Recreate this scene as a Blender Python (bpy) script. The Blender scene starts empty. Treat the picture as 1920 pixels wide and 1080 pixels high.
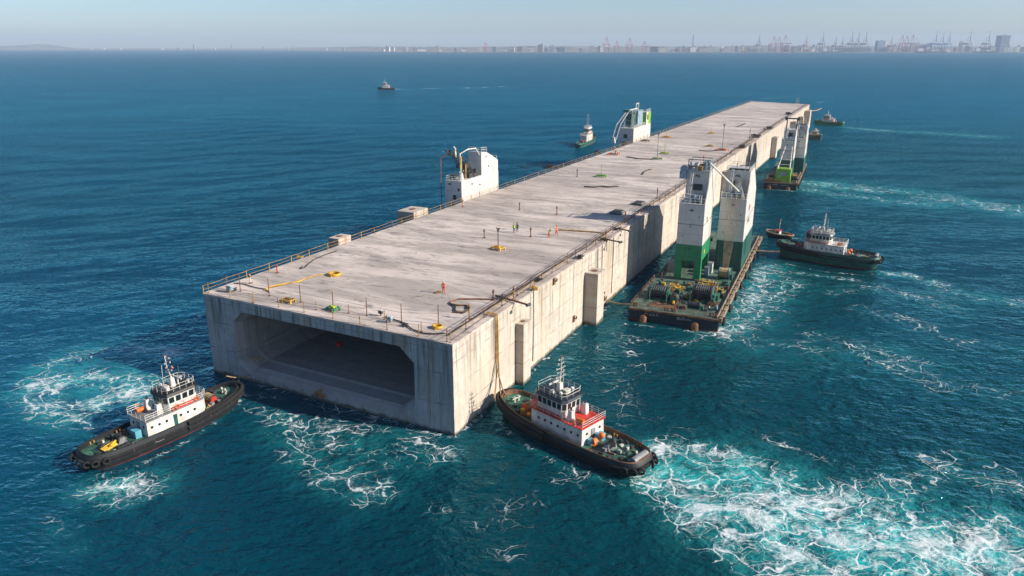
import bpy, math, random
import numpy as np
from mathutils import Vector, Matrix

# ------------------------------------------------------------------ camera, world, sun, exposure
SC = bpy.context.scene
COL = SC.collection
F, PITCH, CAMH = 1376.5, .3181, 43.39
cam_d = bpy.data.cameras.new('camera')
cam_d.sensor_width = 36.0
cam_d.lens = 36.0 * F / 1920.0
cam_d.clip_start = .5
cam_d.clip_end = 40000
cam = bpy.data.objects.new('camera', cam_d)
COL.objects.link(cam)
cam.location = (0, 0, CAMH)
cam.rotation_euler = (math.pi / 2 - PITCH, 0, 0)
SC.camera = cam

SUN_EL, SUN_AZ = math.radians(28.5), math.radians(106)
world = bpy.data.worlds.new('World')
SC.world = world
world.use_nodes = True
wn = world.node_tree
bg = wn.nodes['Background']
sky = wn.nodes.new('ShaderNodeTexSky')
sky.sky_type = 'NISHITA'
sky.sun_disc = False
sky.sun_elevation = SUN_EL
sky.sun_rotation = SUN_AZ
sky.altitude = 0
sky.air_density = .8
sky.dust_density = 0.7
sky.ozone_density = 4.0
wtc = wn.nodes.new('ShaderNodeTexCoord')
wsep = wn.nodes.new('ShaderNodeSeparateXYZ')
wmax = wn.nodes.new('ShaderNodeMath'); wmax.operation = 'MAXIMUM'; wmax.inputs[1].default_value = .002
wcom = wn.nodes.new('ShaderNodeCombineXYZ')
wn.links.new(wtc.outputs['Generated'], wsep.inputs[0])
wn.links.new(wsep.outputs[0], wcom.inputs[0]); wn.links.new(wsep.outputs[1], wcom.inputs[1])
wn.links.new(wsep.outputs[2], wmax.inputs[0]); wn.links.new(wmax.outputs[0], wcom.inputs[2])
wn.links.new(wcom.outputs[0], sky.inputs['Vector'])
wn.links.new(sky.outputs[0], bg.inputs[0])
bg.inputs[1].default_value = .1

sun_d = bpy.data.lights.new('sun', 'SUN')
sun_d.energy = 5.0
sun_d.angle = math.radians(.5)
sun_d.color = (1, .9, .77)
sun = bpy.data.objects.new('sun', sun_d)
COL.objects.link(sun)
sdir = Vector((math.sin(SUN_AZ) * math.cos(SUN_EL), math.cos(SUN_AZ) * math.cos(SUN_EL), math.sin(SUN_EL)))
sun.rotation_euler = sdir.to_track_quat('Z', 'Y').to_euler()
sun.location = (60, -20, 120)
SC.view_settings.view_transform = 'Standard'
SC.view_settings.look = 'None'
SC.view_settings.gamma = 1
SC.view_settings.exposure = .5
SC.view_settings.use_curve_mapping = False
SC.cycles.max_bounces = 6
SC.cycles.volume_bounces = 0
SC.cycles.caustics_reflective = False
SC.cycles.caustics_refractive = False

# ------------------------------------------------------------------ helpers
R = random.Random(7)
def at(x, y, z=0.0):
    """photo pixel -> the place at height z it shows (used to read positions off the photograph)"""
    a = (x - 960) / F; b = -(y - 540) / F
    c, s = math.cos(PITCH), math.sin(PITCH)
    d = (a, c + b * s, -s + b * c)
    t = (z - CAMH) / d[2]
    return Vector((d[0] * t, d[1] * t, z))

class MB:
    def __init__(s): s.v = []; s.f = []; s.m = []; s.mi = 0; s.M = None; s.sm = set(); s.starts = []
    def add(s, vs, fs, smooth=False):
        o = len(s.v); s.starts.append((o, len(s.f)))
        if s.M is not None: vs = [tuple(s.M @ Vector(p)) for p in vs]
        s.v += [tuple(p) for p in vs]
        for f in fs:
            if smooth: s.sm.add(len(s.f))
            s.f.append(tuple(i + o for i in f)); s.m.append(s.mi)
        return s
    def box(s, x0, x1, y0, y1, z0, z1, tx=0, ty=0):
        """tx, ty: how far each side leans in at the top"""
        v = [(x0, y0, z0), (x1, y0, z0), (x1, y1, z0), (x0, y1, z0),
             (x0 + tx, y0 + ty, z1), (x1 - tx, y0 + ty, z1), (x1 - tx, y1 - ty, z1), (x0 + tx, y1 - ty, z1)]
        return s.add(v, [(3, 2, 1, 0), (4, 5, 6, 7), (0, 1, 5, 4), (1, 2, 6, 5), (2, 3, 7, 6), (3, 0, 4, 7)])
    def cbox(s, x, y, z, dx, dy, dz, **k):
        return s.box(x - dx / 2, x + dx / 2, y - dy / 2, y + dy / 2, z, z + dz, **k)
    def prism(s, poly, z0, z1, poly2=None):
        n = len(poly); p2 = poly2 or poly
        v = [(p[0], p[1], z0) for p in poly] + [(p[0], p[1], z1) for p in p2]
        return s.add(v, [tuple(range(n - 1, -1, -1)), tuple(range(n, 2 * n))] + [(i, (i + 1) % n, (i + 1) % n + n, i + n) for i in range(n)])
    def loft(s, rings, cap0=True, cap1=True, smooth=False, closed=True):
        n = len(rings[0]); v = [p for r in rings for p in r]; f = []
        for k in range(len(rings) - 1):
            for i in range(n if closed else n - 1):
                j = (i + 1) % n
                f.append((k * n + i, k * n + j, (k + 1) * n + j, (k + 1) * n + i))
        s.add(v, f, smooth)
        if cap0: s.add(rings[0], [tuple(range(n - 1, -1, -1))])
        if cap1: s.add(rings[-1], [tuple(range(n))])
        return s
    def tube(s, pts, r, n=6, closed=False):
        pts = [Vector(p) for p in pts]; rings = []; N = len(pts)
        rr = r if isinstance(r, (list, tuple)) else [r] * N
        up = None
        for i, p in enumerate(pts):
            if closed: t = pts[(i + 1) % N] - pts[i - 1]
            else: t = pts[min(i + 1, N - 1)] - pts[max(i - 1, 0)]
            if t.length < 1e-9: t = Vector((0, 0, 1))
            t.normalize()
            if up is None:
                up = Vector((0, 0, 1)) if abs(t.z) < .9 else Vector((1, 0, 0))
            a = t.cross(up)
            if a.length < 1e-4: a = t.orthogonal()
            a.normalize(); b = a.cross(t); b.normalize(); up = b
            rings.append([tuple(p + (a * math.cos(2 * math.pi * k / n) + b * math.sin(2 * math.pi * k / n)) * rr[i]) for k in range(n)])
        if closed: rings.append(rings[0])
        return s.loft(rings, not closed, not closed, smooth=n > 5)
    def bar(s, a, b, r, n=6): return s.tube([a, b], r, n)
    def cyl(s, x, y, z0, z1, r, n=12, r2=None):
        r2 = r if r2 is None else r2
        c = [(math.cos(2 * math.pi * k / n), math.sin(2 * math.pi * k / n)) for k in range(n)]
        return s.loft([[(x + r * a, y + r * b, z0) for a, b in c], [(x + r2 * a, y + r2 * b, z1) for a, b in c]], smooth=False)
    def drum(s, c, axis, r, L, n=14, fl=1.35):
        """a winch drum: barrel and two flanges along an axis ('x' or 'y')"""
        c = Vector(c); ax = Vector((1, 0, 0)) if axis == 'x' else Vector((0, 1, 0))
        s.tube([c - ax * L / 2, c + ax * L / 2], r, n)
        for sg in (-1, 1):
            s.tube([c + ax * sg * L / 2, c + ax * sg * (L / 2 + .06 * L + .03)], r * fl, n)
        return s
    def torus(s, c, R_, r, axis='z', n=14, m=6, sx=1, sy=1):
        c = Vector(c); pts = []
        for k in range(n):
            a = 2 * math.pi * k / n; u, w = R_ * math.cos(a) * sx, R_ * math.sin(a) * sy
            pts.append(c + (Vector((u, w, 0)) if axis == 'z' else Vector((u, 0, w)) if axis == 'y' else Vector((0, u, w))))
        return s.tube(pts, r, m, closed=True)
    def ball(s, c, r, n=8, sz=1):
        rings = []
        for i in range(1, n // 2 + 2):
            a = math.pi * i / (n // 2 + 2)
            rings.append([(c[0] + r * math.sin(a) * math.cos(2 * math.pi * k / n), c[1] + r * math.sin(a) * math.sin(2 * math.pi * k / n), c[2] - r * sz * math.cos(a)) for k in range(n)])
        return s.loft(rings, smooth=True)
    def quad(s, a, b, c, d): return s.add([a, b, c, d], [(0, 1, 2, 3)])
    def each(s, name, mats, parent=None):
        """one object for every piece added"""
        out = []
        n = len(s.starts)
        for k, (a, fa) in enumerate(s.starts):
            e, fe = s.starts[k + 1] if k + 1 < n else (len(s.v), len(s.f))
            q = MB(); q.v = s.v[a:e]; q.f = [tuple(i - a for i in f) for f in s.f[fa:fe]]; q.m = s.m[fa:fe]
            out.append(q.build(name, mats, parent))
        return out
    def build(s, name, mats, parent=None, loc=None, rz=0):
        me = bpy.data.meshes.new(name)
        me.from_pydata(s.v, [], s.f)
        if not isinstance(mats, (list, tuple)): mats = [mats]
        for m in mats: me.materials.append(m)
        if len(mats) > 1: me.polygons.foreach_set('material_index', s.m)
        if s.sm:
            fl = np.zeros(len(s.f), bool); fl[list(s.sm)] = True
            me.polygons.foreach_set('use_smooth', fl)
        me.update()
        o = bpy.data.objects.new(name, me); COL.objects.link(o)
        if parent is not None: o.parent = parent
        if loc is not None: o.location = loc
        if rz: o.rotation_euler[2] = rz
        return o

def tag(o, label=None, cat=None, group=None, kind=None):
    if label: o['label'] = label
    if cat: o['category'] = cat
    if group: o['group'] = group
    if kind: o['kind'] = kind
    return o
def thing(name, label, cat, loc=(0, 0, 0), rz=0, group=None):
    o = bpy.data.objects.new(name, None); COL.objects.link(o)
    o.empty_display_size = .5
    o.location = loc; o.rotation_euler = (0, 0, rz)
    return tag(o, label, cat, group)
def copy_tree(o, loc=None, rz=None, label=None, scale=None):
    c = o.copy(); COL.objects.link(c)
    if loc is not None: c.location = loc
    if rz is not None: c.rotation_euler = (0, 0, rz)
    if label: c['label'] = label
    if scale: c.scale = (scale,) * 3
    for ch in o.children:
        d = ch.copy(); COL.objects.link(d); d.parent = c
        for g in ch.children:
            e = g.copy(); COL.objects.link(e); e.parent = d
    return c

# ------------------------------------------------------------------ materials
class NT:
    def __init__(s, name):
        s.mat = bpy.data.materials.new(name); s.mat.use_nodes = True
        s.t = s.mat.node_tree; s.b = s.t.nodes['Principled BSDF']
        s.tc = s.t.nodes.new('ShaderNodeTexCoord'); s.obj = s.tc.outputs['Object']
    def lk(s, a, b):
        if hasattr(a, 'is_linked') or isinstance(a, bpy.types.NodeSocket): s.t.links.new(a, b)
        else: b.default_value = a
    def m(s, op, a, b=0.0, c=0.0, clamp=False):
        n = s.t.nodes.new('ShaderNodeMath'); n.operation = op; n.use_clamp = clamp
        s.lk(a, n.inputs[0]); s.lk(b, n.inputs[1]); s.lk(c, n.inputs[2]); return n.outputs[0]
    def add(s, a, b): return s.m('ADD', a, b)
    def mul(s, a, b): return s.m('MULTIPLY', a, b)
    def ramp(s, v, a, b, c=0.0, d=1.0):
        n = s.t.nodes.new('ShaderNodeMapRange'); n.interpolation_type = 'SMOOTHSTEP'
        for i, x in enumerate((v, a, b, c, d)): s.lk(x, n.inputs[i])
        return n.outputs[0]
    def noise(s, vec, scale, detail=3, rough=.5, dist=0, color=False):
        n = s.t.nodes.new('ShaderNodeTexNoise'); s.lk(vec, n.inputs['Vector'])
        n.inputs['Scale'].default_value = scale; n.inputs['Detail'].default_value = detail
        n.inputs['Roughness'].default_value = rough; n.inputs['Distortion'].default_value = dist
        return n.outputs['Color' if color else 'Fac']
    def voro(s, vec, scale, feat='DISTANCE_TO_EDGE'):
        n = s.t.nodes.new('ShaderNodeTexVoronoi'); n.feature = feat; s.lk(vec, n.inputs['Vector'])
        n.inputs['Scale'].default_value = scale; return n.outputs['Distance']
    def vm(s, op, a, b):
        n = s.t.nodes.new('ShaderNodeVectorMath'); n.operation = op
        s.lk(a, n.inputs[0]); s.lk(b, n.inputs[1]); return n.outputs[0]
    def scale(s, v, f):
        n = s.t.nodes.new('ShaderNodeVectorMath'); n.operation = 'SCALE'
        s.lk(v, n.inputs[0]); s.lk(f, n.inputs['Scale']); return n.outputs[0]
    def rot(s, v, ang, sc=(1, 1, 1)):
        n = s.t.nodes.new('ShaderNodeMapping'); s.lk(v, n.inputs[0])
        n.inputs['Rotation'].default_value = (0, 0, ang); n.inputs['Scale'].default_value = sc; return n.outputs[0]
    def sep(s, v):
        n = s.t.nodes.new('ShaderNodeSeparateXYZ'); s.lk(v, n.inputs[0]); return n.outputs
    def mix(s, f, a, b):
        n = s.t.nodes.new('ShaderNodeMix'); n.data_type = 'RGBA'
        s.lk(f, n.inputs[0])
        for x, i in ((a, 6), (b, 7)):
            if isinstance(x, tuple): x = (*x, 1) if len(x) == 3 else x
            s.lk(x, n.inputs[i])
        return n.outputs[2]
    def attr(s, name):
        n = s.t.nodes.new('ShaderNodeAttribute'); n.attribute_name = name; return n.outputs['Fac']
    def bump(s, h, strength=.3, dist=.1, normal=None):
        n = s.t.nodes.new('ShaderNodeBump'); s.lk(h, n.inputs['Height'])
        s.lk(strength, n.inputs['Strength']); n.inputs['Distance'].default_value = dist
        if normal is not None: s.lk(normal, n.inputs['Normal'])
        return n.outputs[0]
    def out(s, col=None, rough=None, normal=None, metal=None, spec=None):
        if col is not None:
            if isinstance(col, tuple): col = (*col, 1)
            s.lk(col, s.b.inputs['Base Color'])
        if rough is not None: s.lk(rough, s.b.inputs['Roughness'])
        if normal is not None: s.lk(normal, s.b.inputs['Normal'])
        if metal is not None: s.lk(metal, s.b.inputs['Metallic'])
        if spec is not None: s.lk(spec, s.b.inputs['Specular IOR Level'])
        return s.mat

def paint(name, c, rough=.5, rust=.25, var=.25, metal=0.0, scale=1.0):
    """painted steel: uneven tone, grime and rust runs"""
    n = NT(name)
    a = n.noise(n.obj, .9 * scale, 4, .6)
    b = n.noise(n.rot(n.obj, 0, (3.5, 3.5, .5)), 1.0 * scale, 3, .6)
    fine = n.noise(n.obj, 9 * scale, 3, .6)
    dk = tuple(x * (1 - var) * .8 for x in c); lt = tuple(min(1, x * (1 + var * .5)) for x in c)
    col = n.mix(n.ramp(a, .3, .7), dk, lt)
    col = n.mix(n.mul(n.ramp(b, .5, .75), var), col, tuple(x * .35 + .015 for x in c))
    rf = n.mul(n.ramp(n.add(n.mul(b, .6), n.mul(fine, .4)), .6 - .08 * rust, .68), rust)
    col = n.mix(rf, col, (.16, .055, .02))
    return n.out(col, n.add(rough, n.mul(a, .15)), n.bump(fine, .15, .02), metal)

def lines(n, c, period, w, off=0.0):
    f = n.m('FRACT', n.add(n.mul(c, 1.0 / period), off))
    d = n.m('ABSOLUTE', n.m('SUBTRACT', f, .5))
    return n.ramp(d, .5 - w / period, .5 - w / period * .3)

def concrete(name, base, streak=.5, grid=(5.2, 3.1), axis=0, warm=(1.0, .94, .85)):
    n = NT(name); X = n.sep(n.obj); h = X[axis]; z = X[2]
    big = n.noise(n.obj, .12, 4, .6); med = n.noise(n.obj, .8, 5, .65); fine = n.noise(n.obj, 7, 4, .7)
    cb = n.t.nodes.new('ShaderNodeCombineXYZ'); n.lk(h, cb.inputs[0]); n.lk(n.mul(z, .06), cb.inputs[1]); v = cb.outputs[0]
    st = n.noise(v, 1.3, 4, .7); st2 = n.noise(v, .35, 3, .6)
    col = n.mix(n.ramp(med, .3, .7), tuple(x * .84 for x in base), tuple(x * 1.1 for x in base))
    col = n.mix(n.mul(n.ramp(big, .4, .65), .5), col, tuple(a * b for a, b in zip(base, warm)))
    top = n.ramp(z, 2.0, 11.5, .25, 1.0)
    col = n.mix(n.mul(n.mul(n.ramp(st, .46, .66), streak), top), col, tuple(x * .38 for x in base))
    col = n.mix(n.mul(n.ramp(st2, .52, .68), streak * .45), col, (.34, .24, .14))
    # tones of separate pours
    cell = n.t.nodes.new('ShaderNodeTexVoronoi'); cell.feature = 'F1'; cell.distance = 'CHEBYCHEV'
    wv = n.t.nodes.new('ShaderNodeCombineXYZ'); 
    n.lk(n.m('FLOOR', n.mul(h, 1 / grid[0])), wv.inputs[0]); n.lk(n.m('FLOOR', n.mul(z, 1 / grid[1])), wv.inputs[1])
    wn_ = n.t.nodes.new('ShaderNodeTexWhiteNoise'); wn_.noise_dimensions = '3D'; n.lk(wv.outputs[0], wn_.inputs[0])
    col = n.mix(n.mul(wn_.outputs[0], .26), col, tuple(x * .6 for x in base))
    g = n.m('MAXIMUM', n.mul(lines(n, h, grid[0], .10), n.ramp(n.noise(n.obj, .5, 2), .35, .55)), n.mul(lines(n, z, grid[1], .10), n.ramp(n.noise(n.obj, .4, 2), .4, .6)))
    g = n.m('MAXIMUM', g, n.mul(n.ramp(n.m('ABSOLUTE', n.m('SUBTRACT', z, 10.75)), 0, .07, 1, 0), .8))
    th = n.mul(n.ramp(n.voro(n.obj, .9, 'F1'), .02, .07, 1, 0), .5)
    g = n.m('MAXIMUM', g, th)
    g2 = n.mul(lines(n, h, grid[0] / 4, .06, .3), .35)
    col = n.mix(n.mul(n.m('MAXIMUM', g, g2), .8), col, tuple(x * .35 for x in base))
    # damp weed line just above the water
    wl = n.ramp(n.add(z, n.mul(med, 1.1)), .75, 1.25, 1, 0)
    col = n.mix(n.mul(wl, .85), col, (.05, .052, .036))
    return n.out(col, .85, n.bump(n.add(n.mul(fine, .5), n.mul(g, -1.0)), .35, .04), spec=.3)

def deck_concrete():
    n = NT('deck_concrete'); X = n.sep(n.obj)
    b = (.60, .515, .45)
    s1 = n.rot(n.obj, math.radians(-8), (.16, .6, 1)); 
    big = n.noise(s1, .35, 5, .65, .6); med = n.noise(s1, 1.5, 5, .7, .5); fine = n.noise(n.obj, 5, 4, .7)
    wide = n.noise(n.obj, .03, 3, .5)
    col = n.mix(n.ramp(big, .38, .62), tuple(x * .68 for x in b), tuple(x * 1.12 for x in b))
    col = n.mix(n.mul(n.ramp(med, .5, .68), .65), col, (.17, .155, .15))
    col = n.mix(n.mul(n.ramp(wide, .45, .65), .35), col, (.33, .27, .24))
    col = n.mix(n.mul(n.ramp(fine, .6, .75), .3), col, (.22, .2, .185))
    col = n.mix(n.mul(n.ramp(n.noise(s1, 5, 5, .75, .8), .5, .72), .45), col, (.2, .175, .155))
    # scuffs: thin dark marks lying across the deck
    w = n.noise(n.rot(n.obj, math.radians(-10), (.09, .55, 1)), 1.6, 2, .5, .3)
    rid = n.m('ABSOLUTE', n.m('SUBTRACT', w, .5))
    sel = n.ramp(n.noise(n.obj, .14, 2), .48, .56)
    sc = n.mul(n.ramp(rid, 0, .018, 1, 0), sel)
    col = n.mix(n.mul(sc, .75), col, (.07, .062, .058))
    g = n.m('MAXIMUM', n.mul(lines(n, X[1], 13.3, .09), n.ramp(n.noise(n.obj, .2, 2), .4, .55)), n.mul(lines(n, X[0], 9.9, .07), n.ramp(n.noise(n.obj, .15, 2), .45, .55)))
    col = n.mix(n.mul(g, .5), col, (.13, .12, .115))
    return n.out(col, .8, n.bump(n.add(fine, n.mul(g, -1.5)), .3, .03), spec=.35)

def plated(name, c, sx=2.3, sz=2.7):
    """painted plate with welded seams, rust runs and dents"""
    n = NT(name); X = n.sep(n.obj); h = n.add(X[0], X[1])
    a = n.noise(n.obj, .5, 4, .6); run = n.noise(n.rot(n.obj, 0, (2.6, 2.6, .16)), 1.0, 4, .7); fine = n.noise(n.obj, 6, 4, .65)
    col = n.mix(n.ramp(a, .3, .7), tuple(x * .86 for x in c), c)
    col = n.mix(n.mul(n.ramp(run, .54, .72), .55), col, (.3, .24, .18))
    col = n.mix(n.mul(n.ramp(n.add(n.mul(run, .6), n.mul(fine, .4)), .6, .68), .6), col, (.2, .085, .035))
    g = n.m('MAXIMUM', lines(n, X[2], sz, .06), n.mul(lines(n, h, sx, .05), .6))
    col = n.mix(n.mul(g, .5), col, tuple(x * .35 for x in c))
    dent = n.noise(n.obj, .7, 2, .5)
    return n.out(col, .48, n.bump(n.add(n.mul(dent, .8), n.mul(g, -.2)), .3, .1))

M = dict(
    shaft=plated('tower_plating', (.60, .585, .54)), shaftgreen=plated('green_tower_plating', (.01, .22, .09)), shaftteal=plated('dark_tower_plating', (.012, .09, .07)),
    white=paint('white_paint', (.66, .65, .61), .45, .35, .16), offwhite=paint('aged_white_paint', (.66, .63, .56), .5, .5, .3),
    black=paint('black_hull_paint', (.010, .011, .014), .5, .3, .3), navy=paint('navy_hull_paint', (.012, .02, .035), .3, .25, .3),
    boot=paint('red_bottom_paint', (.26, .04, .025), .55, .2, .3), deckgreen=paint('green_deck_paint', (.04, .15, .1), .6, .85, .55),
    dullgreen=paint('worn_green_deck_paint', (.085, .15, .115), .7, .9, .5), green=paint('green_paint', (.008, .23, .095), .4, .12, .15),
    darkteal=paint('dark_green_paint', (.012, .09, .07), .45, .3, .3), lime=paint('lime_paint', (.2, .42, .03), .45, .2, .2),
    red=paint('red_paint', (.6, .045, .03), .45, .15, .2), orange=paint('orange_paint', (.75, .17, .02), .5, .1, .2),
    yellow=paint('yellow_paint', (.68, .4, .03), .5, .35, .3), ochre=paint('ochre_hose', (.4, .23, .06), .7, .3, .3),
    rubber=paint('tyre_rubber', (.012, .012, .013), .85, .05, .4), steel=paint('grey_steel', (.24, .25, .26), .45, .5, .3),
    darksteel=paint('dark_machinery', (.04, .05, .055), .5, .5, .4), rust=paint('rusty_steel', (.22, .11, .06), .8, .6, .4),
    bluegrey=paint('blue_grey_paint', (.25, .36, .43), .45, .3, .2), greenmach=paint('green_machinery', (.03, .14, .1), .5, .5, .4),
    timber=paint('weathered_timber', (.3, .22, .15), .85, .4, .4), glass=paint('dark_window_glass', (.012, .02, .025), .08, 0, .2),
    rope=paint('rope', (.42, .3, .16), .9, .1, .3), cable=paint('dark_cable', (.05, .042, .035), .7, .2, .3),
    skin=paint('skin', (.45, .26, .17), .6, 0, .1), navycloth=paint('navy_cloth', (.03, .05, .1), .8, 0, .2),
    orangecloth=paint('orange_cloth', (.75, .13, .02), .8, 0, .15), redcloth=paint('red_cloth', (.6, .05, .02), .8, 0, .15),
    vest=paint('hi_vis_cloth', (.55, .68, .04), .8, 0, .15), darkcloth=paint('dark_cloth', (.03, .03, .035), .8, 0, .2),
    cyan=paint('light_blue_paint', (.12, .4, .5), .5, .3, .2), mark=paint('white_marking', (.7, .7, .66), .5, .1, .3),
    wallc=concrete('side_wall_concrete', (.58, .515, .44), 1.0, axis=1), frontc=concrete('end_face_concrete', (.37, .38, .385), 1.3, (3.3, 3.9), axis=0),  # frontc: darker, bluer than the side wall, shade painted into the concrete colour
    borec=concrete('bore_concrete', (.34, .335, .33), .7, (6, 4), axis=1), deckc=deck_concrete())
# ------------------------------------------------------------------ sea
def foam_layers():
    # chains of photo points on the water, radius in metres, foam, aerated turquoise
    L = []
    def c(pts, r, fo, ae): L.append(([at(*p).xy for p in pts], r, fo, ae))
    # swirl left of the near tug
    c([(330, 665), (240, 655), (150, 665), (90, 690), (60, 725), (70, 760)], 2.2, .62, .5)
    c([(70, 760), (130, 785), (200, 790), (260, 778)], 2.0, .62, .5)
    c([(110, 720), (170, 705), (230, 720), (250, 750)], 3.6, .6, .75)
    c([(180, 760), (240, 735), (280, 740)], 2.6, .62, .8)
    c([(300, 650), (370, 660)], 1.6, .38, .3)
    # wash under the left tug's stern
    c([(180, 915), (235, 905), (280, 900)], 1.5, .95, .7)
    c([(165, 925), (220, 940), (290, 915)], 1.3, .6, .4)
    c([(90, 975), (110, 1005), (150, 1030)], 1.2, .2, .1)
    # in front of the portal
    c([(530, 790), (570, 850), (620, 885), (690, 915)], 2.4, .42, .3)
    c([(560, 800), (650, 830), (720, 850), (800, 850)], 2.6, .38, .25)
    c([(470, 765), (560, 790), (640, 800)], 1.2, .4, .1)
    c([(700, 800), (800, 830), (840, 850)], 1.4, .42, .2)
    c([(700, 930), (780, 940), (900, 990), (960, 1040)], 2, .17, .03)
    # big wake astern of the centre tug
    c([(1235, 840), (1300, 848), (1380, 855), (1450, 885), (1500, 930)], 1.5, .8, .6)
    c([(1235, 905), (1290, 935), (1350, 965), (1400, 960)], 2.0, .95, .9)
    c([(1240, 870), (1320, 885), (1420, 900)], 2.5, .5, 1)
    c([(1235, 880), (1290, 890), (1350, 905)], 2.2, .3, 1.2)
    c([(1400, 905), (1480, 950), (1560, 985), (1650, 1000), (1760, 1030), (1930, 1060)], 4.2, .72, 1.1)
    c([(1340, 985), (1420, 1020), (1520, 1055), (1620, 1090)], 2.6, .7, .7)
    c([(1480, 990), (1600, 1030), (1750, 1070), (1930, 1110)], 4.6, .68, 1.1)
    c([(1250, 940), (1310, 1000), (1400, 1050), (1480, 1085)], 1.6, .6, .5)
    c([(1500, 935), (1600, 950), (1700, 955), (1800, 990), (1930, 1000)], 3, .66, .7)
    c([(1560, 925), (1650, 905), (1720, 895), (1780, 880), (1850, 905), (1930, 920)], 1.5, .58, .25)
    c([(1740, 860), (1800, 850), (1880, 880)], 1.1, .5, .15)
    c([(1430, 815), (1510, 850), (1600, 880)], 1.0, .25, 0)
    # specks between the tunnel and the wake
    c([(990, 640), (1060, 640), (1150, 660), (1240, 700)], 3, .2, 0)
    c([(1130, 700), (1200, 790), (1260, 800)], 4, .18, 0)
    c([(1100, 850), (1050, 900), (960, 960)], 4, .18, 0)
    c([(1160, 625), (1180, 660)], 1.5, .3, 0)
    # beside the first placing barge
    c([(1360, 625), (1390, 580), (1420, 530), (1450, 500)], 2.6, .62, .55)
    c([(1350, 640), (1450, 650), (1580, 660), (1700, 680)], 4, .25, .2)
    c([(1400, 600), (1450, 560), (1480, 530)], 4, .42, .35)
    c([(1200, 640), (1300, 645)], 1.5, .25, 0)
    c([(1500, 620), (1600, 640), (1750, 720), (1900, 740)], 3, .27, .1)
    # the right-hand tug
    c([(1655, 512), (1700, 515), (1745, 528)], 1.7, .7, .6)
    c([(1745, 528), (1800, 555), (1860, 560), (1930, 570)], 2.5, .42, .3)
    c([(1560, 545), (1640, 540), (1730, 560), (1780, 580)], 3, .32, .2)
    c([(1430, 500), (1500, 512), (1600, 525)], 1.2, .45, .3)
    c([(1620, 580), (1700, 600), (1800, 640), (1920, 660)], 3, .33, .1)
    c([(1480, 445), (1500, 447)], .5, .9, .3)
    # second placing barge
    c([(1512, 343), (1560, 348), (1620, 356)], 5, .6, .8)
    c([(1500, 354), (1580, 366), (1680, 378), (1750, 384)], 3.5, .42, .5)
    c([(1620, 350), (1720, 360), (1800, 374), (1930, 402)], 5, .36, .5)
    c([(1740, 372), (1850, 385), (1930, 392)], 5, .38, .5)
    # far tug, far launch, tow splash
    c([(1585, 239), (1620, 242), (1660, 245)], 3, .65, .7)
    c([(1660, 245), (1760, 250), (1850, 256)], 6, .28, .4)
    c([(742, 167), (800, 166), (870, 165), (960, 162)], 2.2, .9, .5)
    c([(742, 168.5), (790, 168.5)], 2.5, 1.1, .5)
    c([(1535, 192), (1550, 191), (1572, 187)], 1.6, .8, .2)
    c([(1428, 186), (1480, 181)], 3.0, .4, .2)
    c([(1700, 100.5), (1760, 100.8)], 30, .0, .0)
    c([(1440, 355), (1495, 360)], 1.0, .45, .2)
    # slop round hulls and walls
    c([(175, 893), (250, 875), (330, 838), (400, 795), (450, 755)], .35, .5, .15); c([(935, 790), (980, 835), (1060, 880), (1150, 908), (1210, 903)], .35, .45, .15)
    c([(1465, 492), (1540, 508), (1620, 516), (1652, 512)], .35, .5, .15); c([(1175, 607), (1260, 617), (1343, 624)], .35, .5, .1)
    c([(852, 821), (1000, 694), (1100, 609), (1200, 517)], .4, .42, .05); c([(400, 702), (520, 734), (660, 771), (850, 822)], .5, .42, .05)
    c([(460, 740), (600, 760), (700, 785)], 1.0, .36, .05)
    return L

def axis_coords(a, b, fine, lo, hi, g):
    mid = list(np.arange(a, b + 1e-6, fine)); st = fine; x = a; left = []
    while x > lo: st *= g; x -= st; left.append(x)
    st = fine; x = b; right = []
    while x < hi: st *= g; x += st; right.append(x)
    return np.array(left[::-1] + mid + right)

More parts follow.
